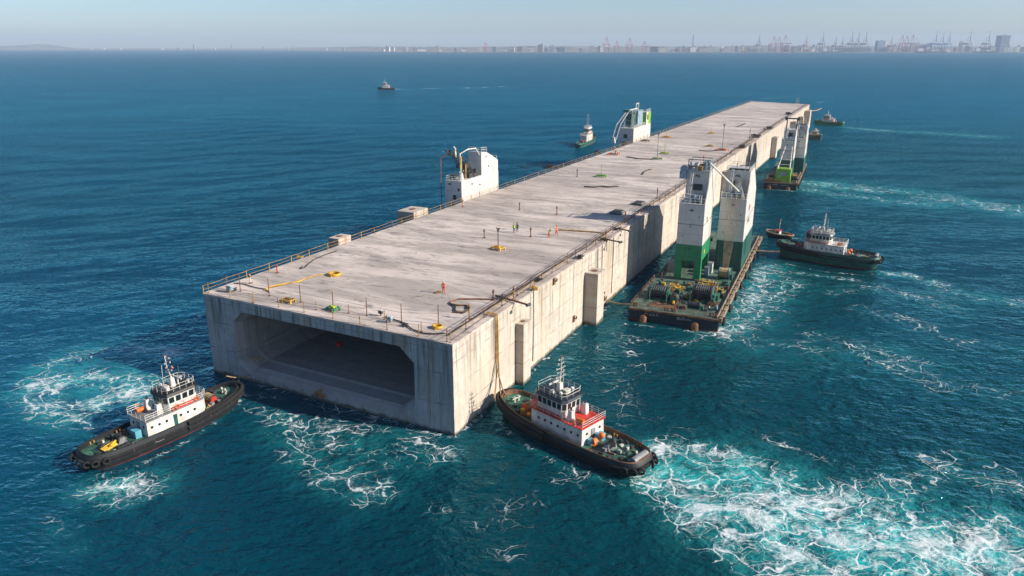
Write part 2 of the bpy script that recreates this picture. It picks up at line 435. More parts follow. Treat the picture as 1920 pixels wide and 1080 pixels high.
SEA_FAR = 9400.0
WAVE = .95
def make_sea():
    xs = axis_coords(-75, 112, .42, -9000, 9000, 1.045)
    ys = axis_coords(46, 190, .42, -260, SEA_FAR, 1.018)
    ys[-1] = SEA_FAR + 30
    X, Y = np.meshgrid(xs, ys); nx, ny = len(xs), len(ys)
    rs = np.random.RandomState(3)
    Z = np.zeros_like(X)
    dx = np.gradient(xs)[None, :]; dy = np.gradient(ys)[:, None]; sp = np.maximum(dx, dy)
    for i in range(46):
        lam = 2.2 * (14 / 2.2) ** rs.rand() if i < 38 else rs.uniform(16, 34)
        ang = math.radians(rs.normal(100, 32)); kx, ky = math.cos(ang) * 2 * math.pi / lam, math.sin(ang) * 2 * math.pi / lam
        amp = .0011 * lam ** 0.9 if i < 38 else .0016 * lam
        fade = np.clip((lam / sp - 2.5) / 3, 0, 1)
        ph = rs.rand() * 6.28
        th = X * kx + Y * ky + ph + .6 * np.sin(X * .031 * (1 + .2 * i % 3) + ph) + .5 * np.sin(Y * .043 - ph)
        Z += amp * fade * (np.sin(th) + .18 * np.sin(2 * th))
    FO = np.zeros_like(X); AE = np.zeros_like(X)
    for pts, r, fo, ae in foam_layers():
        P = np.array([tuple(p) for p in pts])
        D = np.full(X.shape, 1e9)
        lo = P.min(0) - 3.2 * r; hi = P.max(0) + 3.2 * r
        i0, i1 = np.searchsorted(xs, [lo[0], hi[0]]); j0, j1 = np.searchsorted(ys, [lo[1], hi[1]])
        if i1 <= i0 or j1 <= j0: continue
        xx, yy = X[j0:j1, i0:i1], Y[j0:j1, i0:i1]; d = np.full(xx.shape, 1e9)
        for a, b in zip(P[:-1], P[1:]):
            ab = b - a; t = np.clip(((xx - a[0]) * ab[0] + (yy - a[1]) * ab[1]) / (ab @ ab), 0, 1)
            d = np.minimum(d, np.hypot(xx - a[0] - ab[0] * t, yy - a[1] - ab[1] * t))
        fl = np.exp(-(d / r) ** 2 * .8)
        FO[j0:j1, i0:i1] = 1 - (1 - FO[j0:j1, i0:i1]) * (1 - np.clip(fo * fl, 0, 1))
        fl2 = np.exp(-(d / (r * 1.5)) ** 2)
        AE[j0:j1, i0:i1] = np.maximum(AE[j0:j1, i0:i1], ae * fl2)
    Z += .05 * FO * np.sin(X * 1.9 + 2 * np.sin(Y * .8)) * np.sin(Y * 1.7) * (sp < 1)
    me = bpy.data.meshes.new('sea')
    nv = nx * ny; me.vertices.add(nv)
    me.vertices.foreach_set('co', np.stack([X, Y, Z], -1).astype(np.float32).ravel())
    idx = np.arange(nv).reshape(ny, nx)
    q = np.stack([idx[:-1, :-1], idx[:-1, 1:], idx[1:, 1:], idx[1:, :-1]], -1).reshape(-1)
    nf = len(q) // 4
    me.loops.add(len(q)); me.loops.foreach_set('vertex_index', q.astype(np.int32))
    me.polygons.add(nf); me.polygons.foreach_set('loop_start', (np.arange(nf) * 4).astype(np.int32))
    me.polygons.foreach_set('use_smooth', np.ones(nf, bool))
    me.update(calc_edges=True)
    for nm, A in (('foam', FO), ('aer', AE)):
        at_ = me.attributes.new(nm, 'FLOAT', 'POINT'); at_.data.foreach_set('value', A.astype(np.float32).ravel())
    o = bpy.data.objects.new('sea', me); COL.objects.link(o)
    tag(o, 'teal blue open sea with ripples and white wakes', kind='structure')
    # material
    n = NT('sea_water'); co = n.obj; X_ = n.sep(co)
    warp = n.vm('ADD', n.scale(n.vm('SUBTRACT', n.noise(co, .13, 2, .5, 0, True), (.5, .5, .5)), 9.0),
                n.scale(n.vm('SUBTRACT', n.noise(co, .55, 2, .5, 0, True), (.5, .5, .5)), 2.4))
    cw = n.rot(n.vm('ADD', co, warp), .35, (.85, 1.25, 1))
    e1 = n.voro(cw, .27); e2 = n.voro(cw, .62)
    ra = n.m('ABSOLUTE', n.m('SUBTRACT', n.noise(cw, .42, 1.5, .5), .5))
    rc = n.m('ABSOLUTE', n.m('SUBTRACT', n.noise(cw, 1.7, 4, .65), .5))
    f0 = n.attr('foam'); ae = n.attr('aer')
    pat = n.noise(co, .17, 4, .6); pat2 = n.noise(co, 1.1, 4, .65)
    f = n.add(f0, n.mul(n.ramp(f0, .04, .3), n.add(n.mul(n.m('SUBTRACT', pat, .5), 1.9), n.mul(n.m('SUBTRACT', pat2, .5), .6))))
    f = n.m('MAXIMUM', f, 0.0)
    brk = n.ramp(n.noise(co, .8, 3, .6), .3, .62, .25, 1.3)
    def ln(d, w, soft): return n.ramp(n.m('SUBTRACT', d, w), -soft, soft * .6, 1, 0)
    l1 = ln(e1, n.mul(n.mul(f, .044), brk), .034)
    l2 = ln(ra, n.mul(n.mul(n.m('POWER', f, 1.4), .011), brk), .014)
    l3 = n.mul(ln(e2, n.mul(n.m('MAXIMUM', n.m('SUBTRACT', f, .5), 0.0), .06), .04), n.ramp(f, .42, .7))
    l4 = n.mul(ln(rc, n.mul(n.m('MAXIMUM', n.m('SUBTRACT', f, .8), 0.0), .05), .02), n.ramp(f, .75, 1.1))
    foam = n.m('MAXIMUM', n.m('MAXIMUM', l1, l2), n.m('MAXIMUM', l3, l4))
    foam = n.mul(foam, n.ramp(f, .1, .32))
    veil = n.mul(n.ramp(n.add(n.mul(f, .9), n.mul(n.m('SUBTRACT', n.noise(n.rot(cw, 0, (.8, .8, 1)), .8, 4, .6), .5), 2.0)), .62, 1.35), .8)
    foam = n.mul(foam, n.ramp(n.noise(cw, 2.6, 4, .7), .3, .58, .3, .95))
    foam = n.m('MAXIMUM', foam, veil)
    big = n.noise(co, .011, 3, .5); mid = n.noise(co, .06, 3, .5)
    side = n.ramp(n.add(X_[0], n.mul(X_[1], -.45)), -120, 20)  # bluer water to the left: sky reflection painted into the base colour
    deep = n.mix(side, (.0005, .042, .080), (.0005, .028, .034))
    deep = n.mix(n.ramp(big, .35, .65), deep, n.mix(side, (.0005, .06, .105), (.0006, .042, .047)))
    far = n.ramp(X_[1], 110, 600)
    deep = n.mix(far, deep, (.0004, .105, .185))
    aer = n.mul(ae, n.ramp(n.noise(n.vm('ADD', co, n.scale(warp, .7)), .3, 4, .6), .2, .7))
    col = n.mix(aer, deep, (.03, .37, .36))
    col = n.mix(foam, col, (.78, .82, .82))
    # ripples
    def height(v):
        r0 = n.rot(v, math.radians(-6), (.72, 1.0, 1)); r1 = n.rot(v, math.radians(9), (.68, 1.1, 1)); r2 = n.rot(v, math.radians(-16), (.72, 1.1, 1))
        return n.add(n.add(n.mul(n.noise(r0, .40, 2, .55, .2), .85), n.mul(n.noise(r1, .95, 3, .6, .3), .7)), n.mul(n.noise(r2, 2.0, 3, .55), .16))
    h0 = height(co); hx = height(n.vm('ADD', co, (.07, 0, 0))); hy = height(n.vm('ADD', co, (0, .07, 0)))
    gust = n.ramp(n.noise(n.rot(co, .2, (.5, 1, 1)), .02, 4, .65), .35, .65, .7, 1.15)
    geo = n.t.nodes.new('ShaderNodeNewGeometry')
    sl = n.t.nodes.new('ShaderNodeCombineXYZ')
    gk = n.mul(n.mul(gust, n.ramp(n.add(X_[1], n.mul(X_[0], -.35)), 80, 300, .85, 2.9)), n.mul(n.m('SUBTRACT', 1.0, n.mul(foam, .8)), -WAVE / .07))
    n.lk(n.mul(n.m('SUBTRACT', hx, h0), gk), sl.inputs[0]); n.lk(n.mul(n.m('SUBTRACT', hy, h0), gk), sl.inputs[1])
    nrm = n.vm('ADD', geo.outputs['Normal'], sl.outputs[0])
    nn_ = n.t.nodes.new('ShaderNodeVectorMath'); nn_.operation = 'NORMALIZE'; n.lk(nrm, nn_.inputs[0]); nrm = nn_.outputs[0]
    nrm2 = n.bump(foam, .25, .1, nrm)
    t = n.t; t.nodes.remove(n.b)
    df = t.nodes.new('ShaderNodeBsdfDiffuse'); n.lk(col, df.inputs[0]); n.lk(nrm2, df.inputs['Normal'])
    gl = t.nodes.new('ShaderNodeBsdfGlossy'); gl.inputs[0].default_value = (.28, .80, 1, 1); gl.inputs['Roughness'].default_value = .09; n.lk(nrm, gl.inputs['Normal'])
    fr = t.nodes.new('ShaderNodeFresnel'); fr.inputs[0].default_value = 1.333; n.lk(nrm, fr.inputs['Normal'])
    k = n.mul(n.mul(fr.outputs[0], 1.0), n.m('SUBTRACT', 1.0, foam))
    mx = t.nodes.new('ShaderNodeMixShader'); n.lk(k, mx.inputs[0]); t.links.new(df.outputs[0], mx.inputs[1]); t.links.new(gl.outputs[0], mx.inputs[2])
    t.links.new(mx.outputs[0], t.nodes['Material Output'].inputs['Surface'])
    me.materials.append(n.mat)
    return o
make_sea()
# ------------------------------------------------------------------ the floating tunnel element
DZ = 11.7
pB, pA, pD, pC = at(848, 646, DZ), at(381, 549, DZ), at(1518, 196, DZ), at(1410, 190, DZ)
ub = (pD - pB).xy.normalized(); TROT = -math.atan2(ub.x, ub.y)
T_INV = (Matrix.Translation((pB.x, pB.y, 0)) @ Matrix.Rotation(TROT, 4, 'Z')).inverted()
def dk(x, y, z=DZ):
    """photo pixel -> tunnel-local place on the deck"""
    p = T_INV @ at(x, y, z); return Vector((p.x, p.y, z))
T_MAT = T_INV.inverted()
def tw(x, y, z=DZ): return T_MAT @ Vector((x, y, z))

tun = thing('tunnel_element', 'long pale concrete tunnel section floating with a dark rectangular portal at its near end', 'tunnel section', (pB.x, pB.y, 0), TROT)
lA, lD, lC = [(T_INV @ p) for p in (pA, pD, pC)]
TL = lD.y; TW = -lA.x
b = MB()   # outer shell: right wall, left wall, far end, bottom
b.mi = 0
for (p, q, sg) in (((0, 0), (lD.x, lD.y), 1), ((lC.x, lC.y), (lA.x, lA.y), 1)):
    N = 40
    for k in range(N):
        a0, a1 = k / N, (k + 1) / N
        x0, y0 = p[0] + (q[0] - p[0]) * a0, p[1] + (q[1] - p[1]) * a0; x1, y1 = p[0] + (q[0] - p[0]) * a1, p[1] + (q[1] - p[1]) * a1
        b.quad((x0, y0, -3), (x1, y1, -3), (x1, y1, DZ - .25), (x0, y0, DZ - .25))
b.quad((lD.x, lD.y, -3), (lC.x, lC.y, -3), (lC.x, lC.y, DZ - .25), (lD.x, lD.y, DZ - .25))
b.build('side_wall', M['wallc'], tun)
b = MB()   # roof slab with a thin lip
b.prism([(0.06, -.06), (lD.x + .06, lD.y), (lC.x, lC.y), (lA.x - .06, lA.y - .06)], DZ - .25, DZ)
b.build('roof_deck', M['deckc'], tun)
# near end face with the opening
OP = [(6.8, 10.05), (5.0, 8.4), (4.95, 2.6), (6.9, 1.15), (32.1, 1.0), (34.1, 2.8), (34.2, 8.3), (32.2, 10.1)]
fx = lambda s: lA.x * (1 - s / 39.52)
fy = lambda s: lA.y * (1 - s / 39.52)
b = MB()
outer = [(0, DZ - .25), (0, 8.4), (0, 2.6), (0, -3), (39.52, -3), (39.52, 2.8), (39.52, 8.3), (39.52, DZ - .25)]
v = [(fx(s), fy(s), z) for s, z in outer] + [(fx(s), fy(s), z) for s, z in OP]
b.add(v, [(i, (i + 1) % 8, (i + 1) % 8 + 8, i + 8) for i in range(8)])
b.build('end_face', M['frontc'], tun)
def ring(shr, dep, dz=0):
    r = []
    for s, z in OP:
        s2 = 19.6 + (s - 19.6) * (1 - shr / 14.6); z2 = 5.6 + (z - 5.6) * (1 - shr / 4.5)
        r.append((fx(s2), fy(s2) + dep, z2 + (dz if z < 5 else 0)))
    return r
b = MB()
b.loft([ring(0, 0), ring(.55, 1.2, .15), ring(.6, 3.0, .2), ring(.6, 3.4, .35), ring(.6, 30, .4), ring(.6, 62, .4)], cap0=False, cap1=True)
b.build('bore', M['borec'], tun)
def block(y0, y1, x0, x1, zt, zb=-2.5, hole=True):
    b = MB(); b.box(x0, x1, y0, y1, zb, zt); o = b.build('wall_block', M['wallc'], tun)
    if hole:
        h = MB(); h.cyl((x0 + x1) / 2, (y0 + y1) / 2, zt, zt + .12, min(abs(x1 - x0), 3) * .22, 10); h.build('block_hatch', M['rust'], o)
for y0, y1, x1, zt in ((16, 18.3, 1.2, 8.7), (41.2, 44.5, 2.3, 8.8), (151, 154, 2.6, 9.2), (250, 254, 2.2, 8.6), (310, 316, 3, 9.5), (345, 349, 2.4, 9), (372, 380, 3, 10)):
    block(y0, y1, -.05, x1, zt)
block(31.2, 34.6, -43.6, -41.4, 11.9); block(54.4, 59.6, -45.4, -41.4, 12.0)
lx = lambda y: lA.x + (lC.x - lA.x) * (y - lA.y) / (lC.y - lA.y)   # left wall
for y0, y1, x0, zt in ((32, 33.8, -42.4, 9.4), (55.5, 59, -42.5, 9.4)):
    b = MB(); b.box(x0, lx(y0) + .05, y0, y1, 7.6, zt - .05); b.build('wall_bracket', M['wallc'], tun)
# ------------------------------------------------------------------ shared boat pieces
def rail(b, pts, h=1.0, r=.028, rows=2, step=1.3):
    pts = [Vector(p) for p in pts]
    for k in range(1, rows + 1):
        b.tube([p + Vector((0, 0, h * k / rows)) for p in pts], r, 4)
    for a, c in zip(pts[:-1], pts[1:]):
        n = max(1, int((c - a).length / step))
        for i in range(n): 
            p = a.lerp(c, i / n); b.bar(p, p + Vector((0, 0, h)), r, 4)
    b.bar(pts[-1], pts[-1] + Vector((0, 0, h)), r, 4)
def strokes(b, o, ex, ez, segs, w=.05):
    """flat painted marks: segs are polylines in (u, v)"""
    o, ex, ez = Vector(o), Vector(ex), Vector(ez)
    nrm = ex.cross(ez).normalized() * .012
    for s in segs:
        for (a, c) in zip(s[:-1], s[1:]):
            d = Vector((c[0] - a[0], c[1] - a[1])); 
            if d.length < 1e-6: continue
            p = Vector((-d.y, d.x)).normalized() * w / 2
            q = [(a[0] + p.x, a[1] + p.y), (c[0] + p.x, c[1] + p.y), (c[0] - p.x, c[1] - p.y), (a[0] - p.x, a[1] - p.y)]
            b.add([o + ex * u + ez * v + nrm for u, v in q], [(0, 1, 2, 3), (3, 2, 1, 0)])
def circ(x, y, r, n=10): return [(x + r * math.cos(6.2832 * k / n), y + r * math.sin(6.2832 * k / n)) for k in range(n + 1)]
SCRIBBLE = [circ(.25, .25, .22), [(.7, 0), (1.0, .6)], circ(1.35, .25, .2), [(1.8, .05), (2.0, .45), (2.3, .1), (2.6, .4)]]
SCRAWL = [[(0, .1), (.3, .5), (.5, .2), (.75, .45)], [(.9, .1), (1.3, .1), (1.2, .5)], circ(1.75, .28, .2), [(2.2, .1), (2.35, .55), (2.6, .1)]]

def make_winch(parent, name, c, ax, r, Lw, m_frame, m_drum, rope=None):
    x, y, z = c
    b = MB(); e = Lw * .62
    for s in (-1, 1):
        if ax == 'x': b.box(x + s * e - .08, x + s * e + .08, y - r * 1.3, y + r * 1.3, z, z + r * 1.9, ty=r * .6)
        else: b.box(x - r * 1.3, x + r * 1.3, y + s * e - .08, y + s * e + .08, z, z + r * 1.9, tx=r * .6)
    b.cbox(x, y, z - .02, *( (Lw * 1.35, r * 2.8) if ax == 'x' else (r * 2.8, Lw * 1.35)), .14)
    if ax == 'x': b.cbox(x + e + .3, y, z, .42, r * 1.2, r * 1.2)
    else: b.cbox(x, y + e + .3, z, r * 1.2, .42, r * 1.2)
    w = b.build(name, m_frame, parent)
    d = MB(); d.drum((x, y, z + r * 1.3), ax, r * .85, Lw, 14, 1.3); d.build('drum', m_drum, w)
    if rope:
        q = MB()
        for k in range(7):
            t = (k / 6 - .5) * Lw * .8
            q.torus((x + (t if ax == 'x' else 0), y + (0 if ax == 'x' else t), z + r * 1.3), r * .95, Lw * .07, 'x' if ax == 'x' else 'y', 12, 5)
        q.build('wound_rope', rope, w)
    return w

def heap(b, x, y, z, s, n=14, rnd=R):
    """a slack pile of hose or rope loops"""
    for k in range(n):
        cx, cy = x + rnd.uniform(-s, s) * .6, y + rnd.uniform(-s, s) * .6; rr = rnd.uniform(.25, .6) * s
        pts = [(cx + rr * math.cos(a) * (1 + .3 * math.sin(2 * a + k)), cy + rr * .7 * math.sin(a), z + .08 + .05 * k * s + .12 * s * math.sin(3 * a + k)) for a in [i * .7 for i in range(9)]]
        b.tube(pts, .055 * max(s, .8), 5)

# ------------------------------------------------------------------ tugs
def tug(name, label, cat, loc, rz, L=20.0, B=6.4, hull='black', deck='deckgreen', roof='navy', house='white', group=None,
        detail=2, sc=1.0, mastr=.0, front='red', funnels=False, upper='red', buoys=True, zd=1.45, mastx=.4, tyres=26, hs=1.0):
    t = thing(name, label, cat, (loc[0], loc[1], 0), rz, group)
    H = L / 2; W = B / 2
    def ringp(sx, sy, zf, n=44):
        out = []
        for k in range(n):
            a = 2 * math.pi * (k + .5) / n; ca, sa = math.cos(a), math.sin(a)
            p = 2.35 if ca > 0 else 3.4
            x = math.copysign(abs(ca) ** (2 / p), ca); y = math.copysign(abs(sa) ** (2 / (p + .4)), sa)
            out.append((x * sx, y * sy, zf(x)))
        return out
    sheer = lambda x: zd + (.75 * x * x if x > 0 else .12 * x * x)
    K = lambda z: (lambda x: z)
    b = MB(); b.mi = 1
    b.loft([ringp(H * .82, W * .7, K(-1.2)), ringp(H * .93, W * .9, K(-.1)), ringp(H * .945, W * .925, K(.04))], cap1=False, smooth=True)
    b.mi = 0
    b.loft([ringp(H * .945, W * .925, K(.04)), ringp(H * .97, W * .97, lambda x: .12 + sheer(x) * .45), ringp(H, W, lambda x: sheer(x) - .12), ringp(H * .995, W * .99, lambda x: sheer(x) + .1), ringp(H * .975, W * .965, lambda x: sheer(x) + .48), ], cap0=False, cap1=False, smooth=True)
    b.build('hull', [M[hull], M['boot']], t)
    b = MB()
    b.loft([ringp(H * .975, W * .965, lambda x: sheer(x) + .48), ringp(H * .955, W * .925, lambda x: sheer(x) + .5), ringp(H * .95, W * .92, lambda x: sheer(x) - .02)], cap0=False, cap1=False)
    b.build('bulwark', M['rust' if front == 'orange' and detail > 1 else hull], t)
    b = MB(); rg = ringp(H * .952, W * .925, lambda x: sheer(x)); n = len(rg)
    for k in range(n // 2):   # deck strips across so that the sheer stays true
        i, j = k, (k + 1); i2, j2 = n - 1 - k, n - 2 - k
        if j <= j2: b.quad(rg[i2], rg[i], rg[j], rg[j2]) if False else b.add([rg[i], rg[j], rg[j2], rg[i2]], [(0, 1, 2, 3), (3, 2, 1, 0)][:1])
    b.build('deck', M[deck], t)
    b = MB(); b.tube(ringp(H * 1.008, W * 1.015, lambda x: sheer(x) - .12), .13, 6, closed=True); b.tube(ringp(H * .99, W * .995, lambda x: sheer(x) - .62), .08, 5, closed=True)
    b.build('rubbing_strake', M['rubber'], t)
    b = MB(); b.tube(ringp(H * .965, W * .945, lambda x: sheer(x) + .52), .05, 5, closed=True)
    b.build('cap_rail', M['rust' if front == 'orange' else 'rubber'], t)
    bow = ringp(H * 1.03, W * 1.03, lambda x: sheer(x))
    if detail > 1:
        b = MB(); pts = [p for p in bow[-11:] + bow[:11]]
        b.tube([(p[0], p[1], p[2] + .2) for p in pts], .27, 8); b.tube([(p[0] * .99, p[1] * .99, p[2] - .45) for p in pts], .24, 8)
        b.build('bow_fender', M['rubber'], t)
        # tyres hung along the side, bow first
        ty = MB(); ty.torus((0, 0, 0), .33, .13, 'y', 12, 6); T0 = None
        side = ringp(H * 1.03, W * 1.045, lambda x: sheer(x) - .25, tyres * 2)
        sel = [p for i, p in enumerate(side) if i % 2 == 0 and (p[0] > H * .1 or p[0] < -H * .8)]
        for p in sel:
            ang = math.atan2(p[1] / (W * W), p[0] / (H * H)) + math.pi / 2
            if T0 is None: T0 = ty.build('tyre_fender', M['rubber'], t, p, ang); q = T0
            else:
                q = T0.copy(); COL.objects.link(q); q.parent = t; q.location = p; q.rotation_euler[2] = ang
    # deckhouse
    z0 = zd + .02; hh = L * .094 * hs; x0, x1, hw = -L * .16, L * .235, B * .325
    P = [(x0, -hw), (x1 - .9, -hw), (x1, -hw * .55), (x1, hw * .55), (x1 - .9, hw), (x0, hw)]
    b = MB(); b.prism(P, z0 - .05, z0 + hh, [(p[0] * .99, p[1] * .96) for p in P]); dh = b.build('deckhouse', M[house], t)
    P2 = [(p[0] * 1.03, p[1] * 1.06) for p in P]
    b = MB(); b.prism(P2, z0 + hh, z0 + hh + .09); b.build('upper_deck', M[upper if detail > 1 else house], t)
    zu = z0 + hh + .09
    if detail:
        for s in (-1, 1):
            for k in range(7):
                if k == 3 and s < 0:
                    d = MB(); d.box(x0 + .6 + k * .95 - .2, x0 + .6 + k * .95 + .25, s * hw * .995 - .03, s * hw * .995 + .03, z0 + .08, z0 + 1.45); d.build('door', M['darkteal'], dh)
                    continue
                d = MB(); xx = x0 + .6 + k * (x1 - x0 - 1.6) / 7
                d.tube([(xx, s * (hw * .978) - .02 * s, z0 + hh * .56), (xx, s * (hw * .978) + .035 * s, z0 + hh * .56)], .16, 10); d.build('porthole', M['glass'], dh)
        for yy in (-hw * .6, hw * .55):
            d = MB(); d.tube([(x0 + .02, yy, z0 + hh * .6), (x0 - .04, yy, z0 + hh * .6)], .15, 10); d.build('porthole', M['glass'], dh)
        d = MB(); d.box(x0 - .05, x0 + .03, -.35, .3, z0 + .1, z0 + 1.5); d.build('door', M['steel'], dh)
    b = MB(); Q = [(p[0] * 1.02, p[1] * 1.03, zu) for p in P]
    rail(b, Q[1:2] + Q[0:1] + Q[5:6] + Q[4:5], .8, .03, 3, .9); rail(b, [Q[1], Q[2], Q[3], Q[4]], .8, .03, 3, .9)
    b.build('railing', M['offwhite'], t)
    # wheelhouse: eight-sided, leaning out at the top
    wx0, wx1, ww = x0 + L * .14, x1 - L * .05, hw * .82; wh = L * .088 * hs
    c = .55
    Wp = [(wx0 + c * .6, -ww), (wx1 - c, -ww), (wx1, -ww + c), (wx1, ww - c), (wx1 - c, ww), (wx0 + c * .6, ww), (wx0, ww - c), (wx0, -ww + c)]
    cx = (wx0 + wx1) / 2
    Wt = [((p[0] - cx) * 1.06 + cx, p[1] * 1.08) for p in Wp]
    b = MB(); b.prism(Wp, zu, zu + wh, Wt); wo = b.build('wheelhouse', M[house], t)
    if detail:
        for i in range(8):
            p0, p1, q0, q1 = [Vector((*v, z)) for v, z in ((Wp[i], zu), (Wp[(i + 1) % 8], zu), (Wt[i], zu + wh), (Wt[(i + 1) % 8], zu + wh))]
            wd = (p1 - p0).length; k = max(1, round(wd / .72)); nrm = (p1 - p0).cross(q0 - p0).normalized() * .02
            for j in range(k):
                a0, a1 = (j + .13) / k, (j + .87) / k
                f = lambda a, h: (p0.lerp(p1, a)).lerp(q0.lerp(q1, a), h) + nrm
                d = MB(); A_, B_, C_, D_ = f(a0, .5), f(a1, .5), f(a1, .9), f(a0, .9)
                d.add([A_, B_, C_, D_] + [v - nrm * 2.5 for v in (A_, B_, C_, D_)], [(0, 1, 2, 3), (0, 4, 5, 1), (1, 5, 6, 2), (2, 6, 7, 3), (3, 7, 4, 0)])
                d.build('window', M['glass'], wo)
    Wr = [((p[0] - cx) * 1.14 + cx, p[1] * 1.18) for p in Wp]
    b = MB(); b.prism(Wr, zu + wh, zu + wh + .3, [((p[0] - cx) * 1.08 + cx, p[1] * 1.08) for p in Wp]); b.prism(Wp, zu + wh + .3, zu + wh + .36)
    b.build('wheelhouse_roof', M[roof], t)
    zr = zu + wh + .36
    b = MB(); rail(b, [(*Wp[i], zr) for i in (7, 0, 1, 2, 3, 4, 5, 6, 7)], .75, .028, 2, .8); b.build('roof_railing', M['offwhite'], t)
    # mast
    mx = cx - .5 + mastx; mh = L * .2
    b = MB(); top = zr + mh
    b.box(mx - .35, mx + .25, -.3, .3, zr - .05, zr + 1.1, tx=.08, ty=.06)
    b.tube([(mx, 0, zr + 1.0), (mx - .15 - mastr, 0, zr + mh * .6), (mx - .25 - mastr, 0, top)], [.11, .07, .04], 6)
    b.tube([(mx - .95, .35, zr), (mx - .8, .3, zr + mh * .72)], .035, 5)
    ms = b.build('mast', M['offwhite'], t)
    b = MB()
    for k, zz in enumerate((.42, .55, .67, .8, .92)):
        s = (.75, .55, .7, .45, .35)[k]; z = zr + mh * zz
        b.bar((mx - .15, -s, z), (mx - .15, s, z), .03, 4); b.bar((mx - .15, -s * .8, z), (mx - .15, 0, z - .3), .02, 4)
        for e in (-s, s): b.cyl(mx - .15, e, z - .06, z + .16, .07, 6)
    b.build('crossarm', M['offwhite'], ms)
    b = MB(); b.ball((mx - .25 - mastr, 0, top + .05), .09, 6); b.ball((mx + .1, -.35, zr + mh * .6), .14, 6); b.each('mast_lamp', M['red'], ms)
    b = MB(); b.cyl(mx + .75, .1, zr, zr + .75, .1, 8); b.box(mx + .68, mx + .82, -.75, .95, zr + .75, zr + .93); b.build('radar', M['white'], t)
    if detail:
        b = MB()
        for (x, y, s) in ((mx - 1.2, -.9, .26), (mx + 1.4, -1.0, .2), (mx - 1.0, .9, .22)): b.ball((x, y, zr + .1 + s), s, 8)
        b.each('antenna_dome', M['white'], t)
        b = MB()
        for (x, y, h) in ((mx + 1.5, .9, 1.8), (mx + 1.2, -.4, 1.5), (mx - 1.4, .3, 2.0), (mx - .7, -1.1, 1.3)): b.bar((x, y, zr), (x, y, zr + h), .025, 4)
        b.each('whip_antenna', M['steel'], t)
        b = MB(); b.cbox(mx - 1.0, -.1, zr, .55, .8, .5); b.cbox(mx + .2, .95, zr, .4, .35, .35); b.each('roof_locker', M['offwhite'], t)
        for s in (-1, 1):
            b = MB(); b.cyl(mx + 1.5, s * .75, zr, zr + .35, .05, 6); b.tube([(mx + 1.3, s * .75, zr + .45), (mx + 1.65, s * .75, zr + .45)], .16, 8); b.build('searchlight', M['steel'], t)
        if funnels:
            for s in (-1, 1):
                b = MB(); b.box(x1 - 1.0, x1 - .2, s * 1.0 - .3, s * 1.0 + .3, zu, zu + 1.7, tx=.08, ty=.05); f = b.build('funnel', M['navy'], t)
                d = MB(); d.box(x1 - .93, x1 - .27, s * 1.0 - .26, s * 1.0 + .26, zu + 1.7, zu + 2.0); d.build('funnel_cap', M['red'], f)
        else:
            for s in (-1, 1):
                b = MB(); b.box(wx0 - 1.15, wx0 - .4, s * (hw * .62) - .3, s * (hw * .62) + .3, zu, zu + 1.25, tx=.1, ty=.06); f = b.build('funnel', M[house], t)
                d = MB(); d.cyl(wx0 - .78, s * hw * .62, zu + 1.25, zu + 1.6, .12, 8); d.build('exhaust_pipe', M['darksteel'], f)
        # life raft and rescue dinghy, lifebuoys
        b = MB(); b.tube([(x0 + .5, hw * .55, zu + .35), (x0 + 1.4, hw * .55, zu + .35)], .3, 10); b.build('life_raft', M['orange'], t)
        for (x, s) in ((x1 - 1.6, -1), (x0 + 1.2, 1), (x1 - 1.6, 1), (wx0 + 1.0, -1)):
            b = MB(); b.torus((x, s * hw * 1.1, zu + .42), .24, .06, 'y', 12, 5); b.build('lifebuoy', M['orange'], t)
        b = MB(); b.box(wx0 + .5, wx1 - .2, -hw * 1.0, -hw * .84, zu + .02, zu + .3); b.box(wx0 + .5, wx1 - .2, hw * .84, hw * 1.0, zu + .02, zu + .3); b.build('red_rail_board', M['red'], t)
        # fore deck gear
        zf = sheer(.7)
        make_winch(t, 'bow_winch', (H * .6, 0, sheer(.6)), 'y', .42, 1.3, M[front], M['orange'] if front == 'orange' else M['darksteel'], M['rope'])
        b = MB()
        for s in (-1, 1): b.cyl(H * .8, s * .35, sheer(.8), sheer(.8) + .75, .13, 8)
        b.bar((H * .8, -.65, sheer(.8) + .5), (H * .8, .65, sheer(.8) + .5), .09, 6); b.build('bow_bitt', M['offwhite'], t)
        b = MB()
        for k in range(4): b.cbox(H * .5 + k * .45, (-1) ** k * 1.25, sheer(.5 + k * .045), .4, .45, .35 + .1 * (k % 3))
        b.each('deck_locker', M['yellow'] if front == 'orange' else M['steel'], t)
        b = MB(); heap(b, H * .52, 1.3, sheer(.52), .7, 8); b.build('rope_heap', M['orange'] if front == 'orange' else M['rope'], t); b = MB(); heap(b, H * .5, -1.2, sheer(.5), .6, 7); b.build('rope_heap', M['orange'] if front == 'orange' else M['rope'], t)
        # aft deck gear
        make_winch(t, 'towing_winch', (-H * .55, .1, zd), 'y', .38, 1.0, M['steel'], M['darksteel'], M['rubber'])
        b = MB(); b.cbox(x0 - .65, -.5, zd, .7, 1.0, .95); b.cbox(x0 - .45, .9, zd, .5, .6, .7); b.each('deck_locker', M['cyan'] if hull == 'black' else M['bluegrey'], t)
        b = MB(); b.cyl(-H * .76, 0, zd, zd + .5, .18, 10); b.bar((-H * .76, 0, zd + .45), (-H * .66, 0, zd + .7), .1, 6); b.bar((-H * .82, -.5, zd + .3), (-H * .82, .5, zd + .3), .09, 6); b.build('towing_hook', M['darksteel'], t)
        b = MB(); rr = random.Random(len(label))
        for k in range(14): b.cbox(-H * rr.uniform(.4, .8), rr.choice((-1, 1)) * rr.uniform(.5, .8) * W, zd, rr.uniform(.2, .45), rr.uniform(.2, .5), rr.uniform(.15, .5))
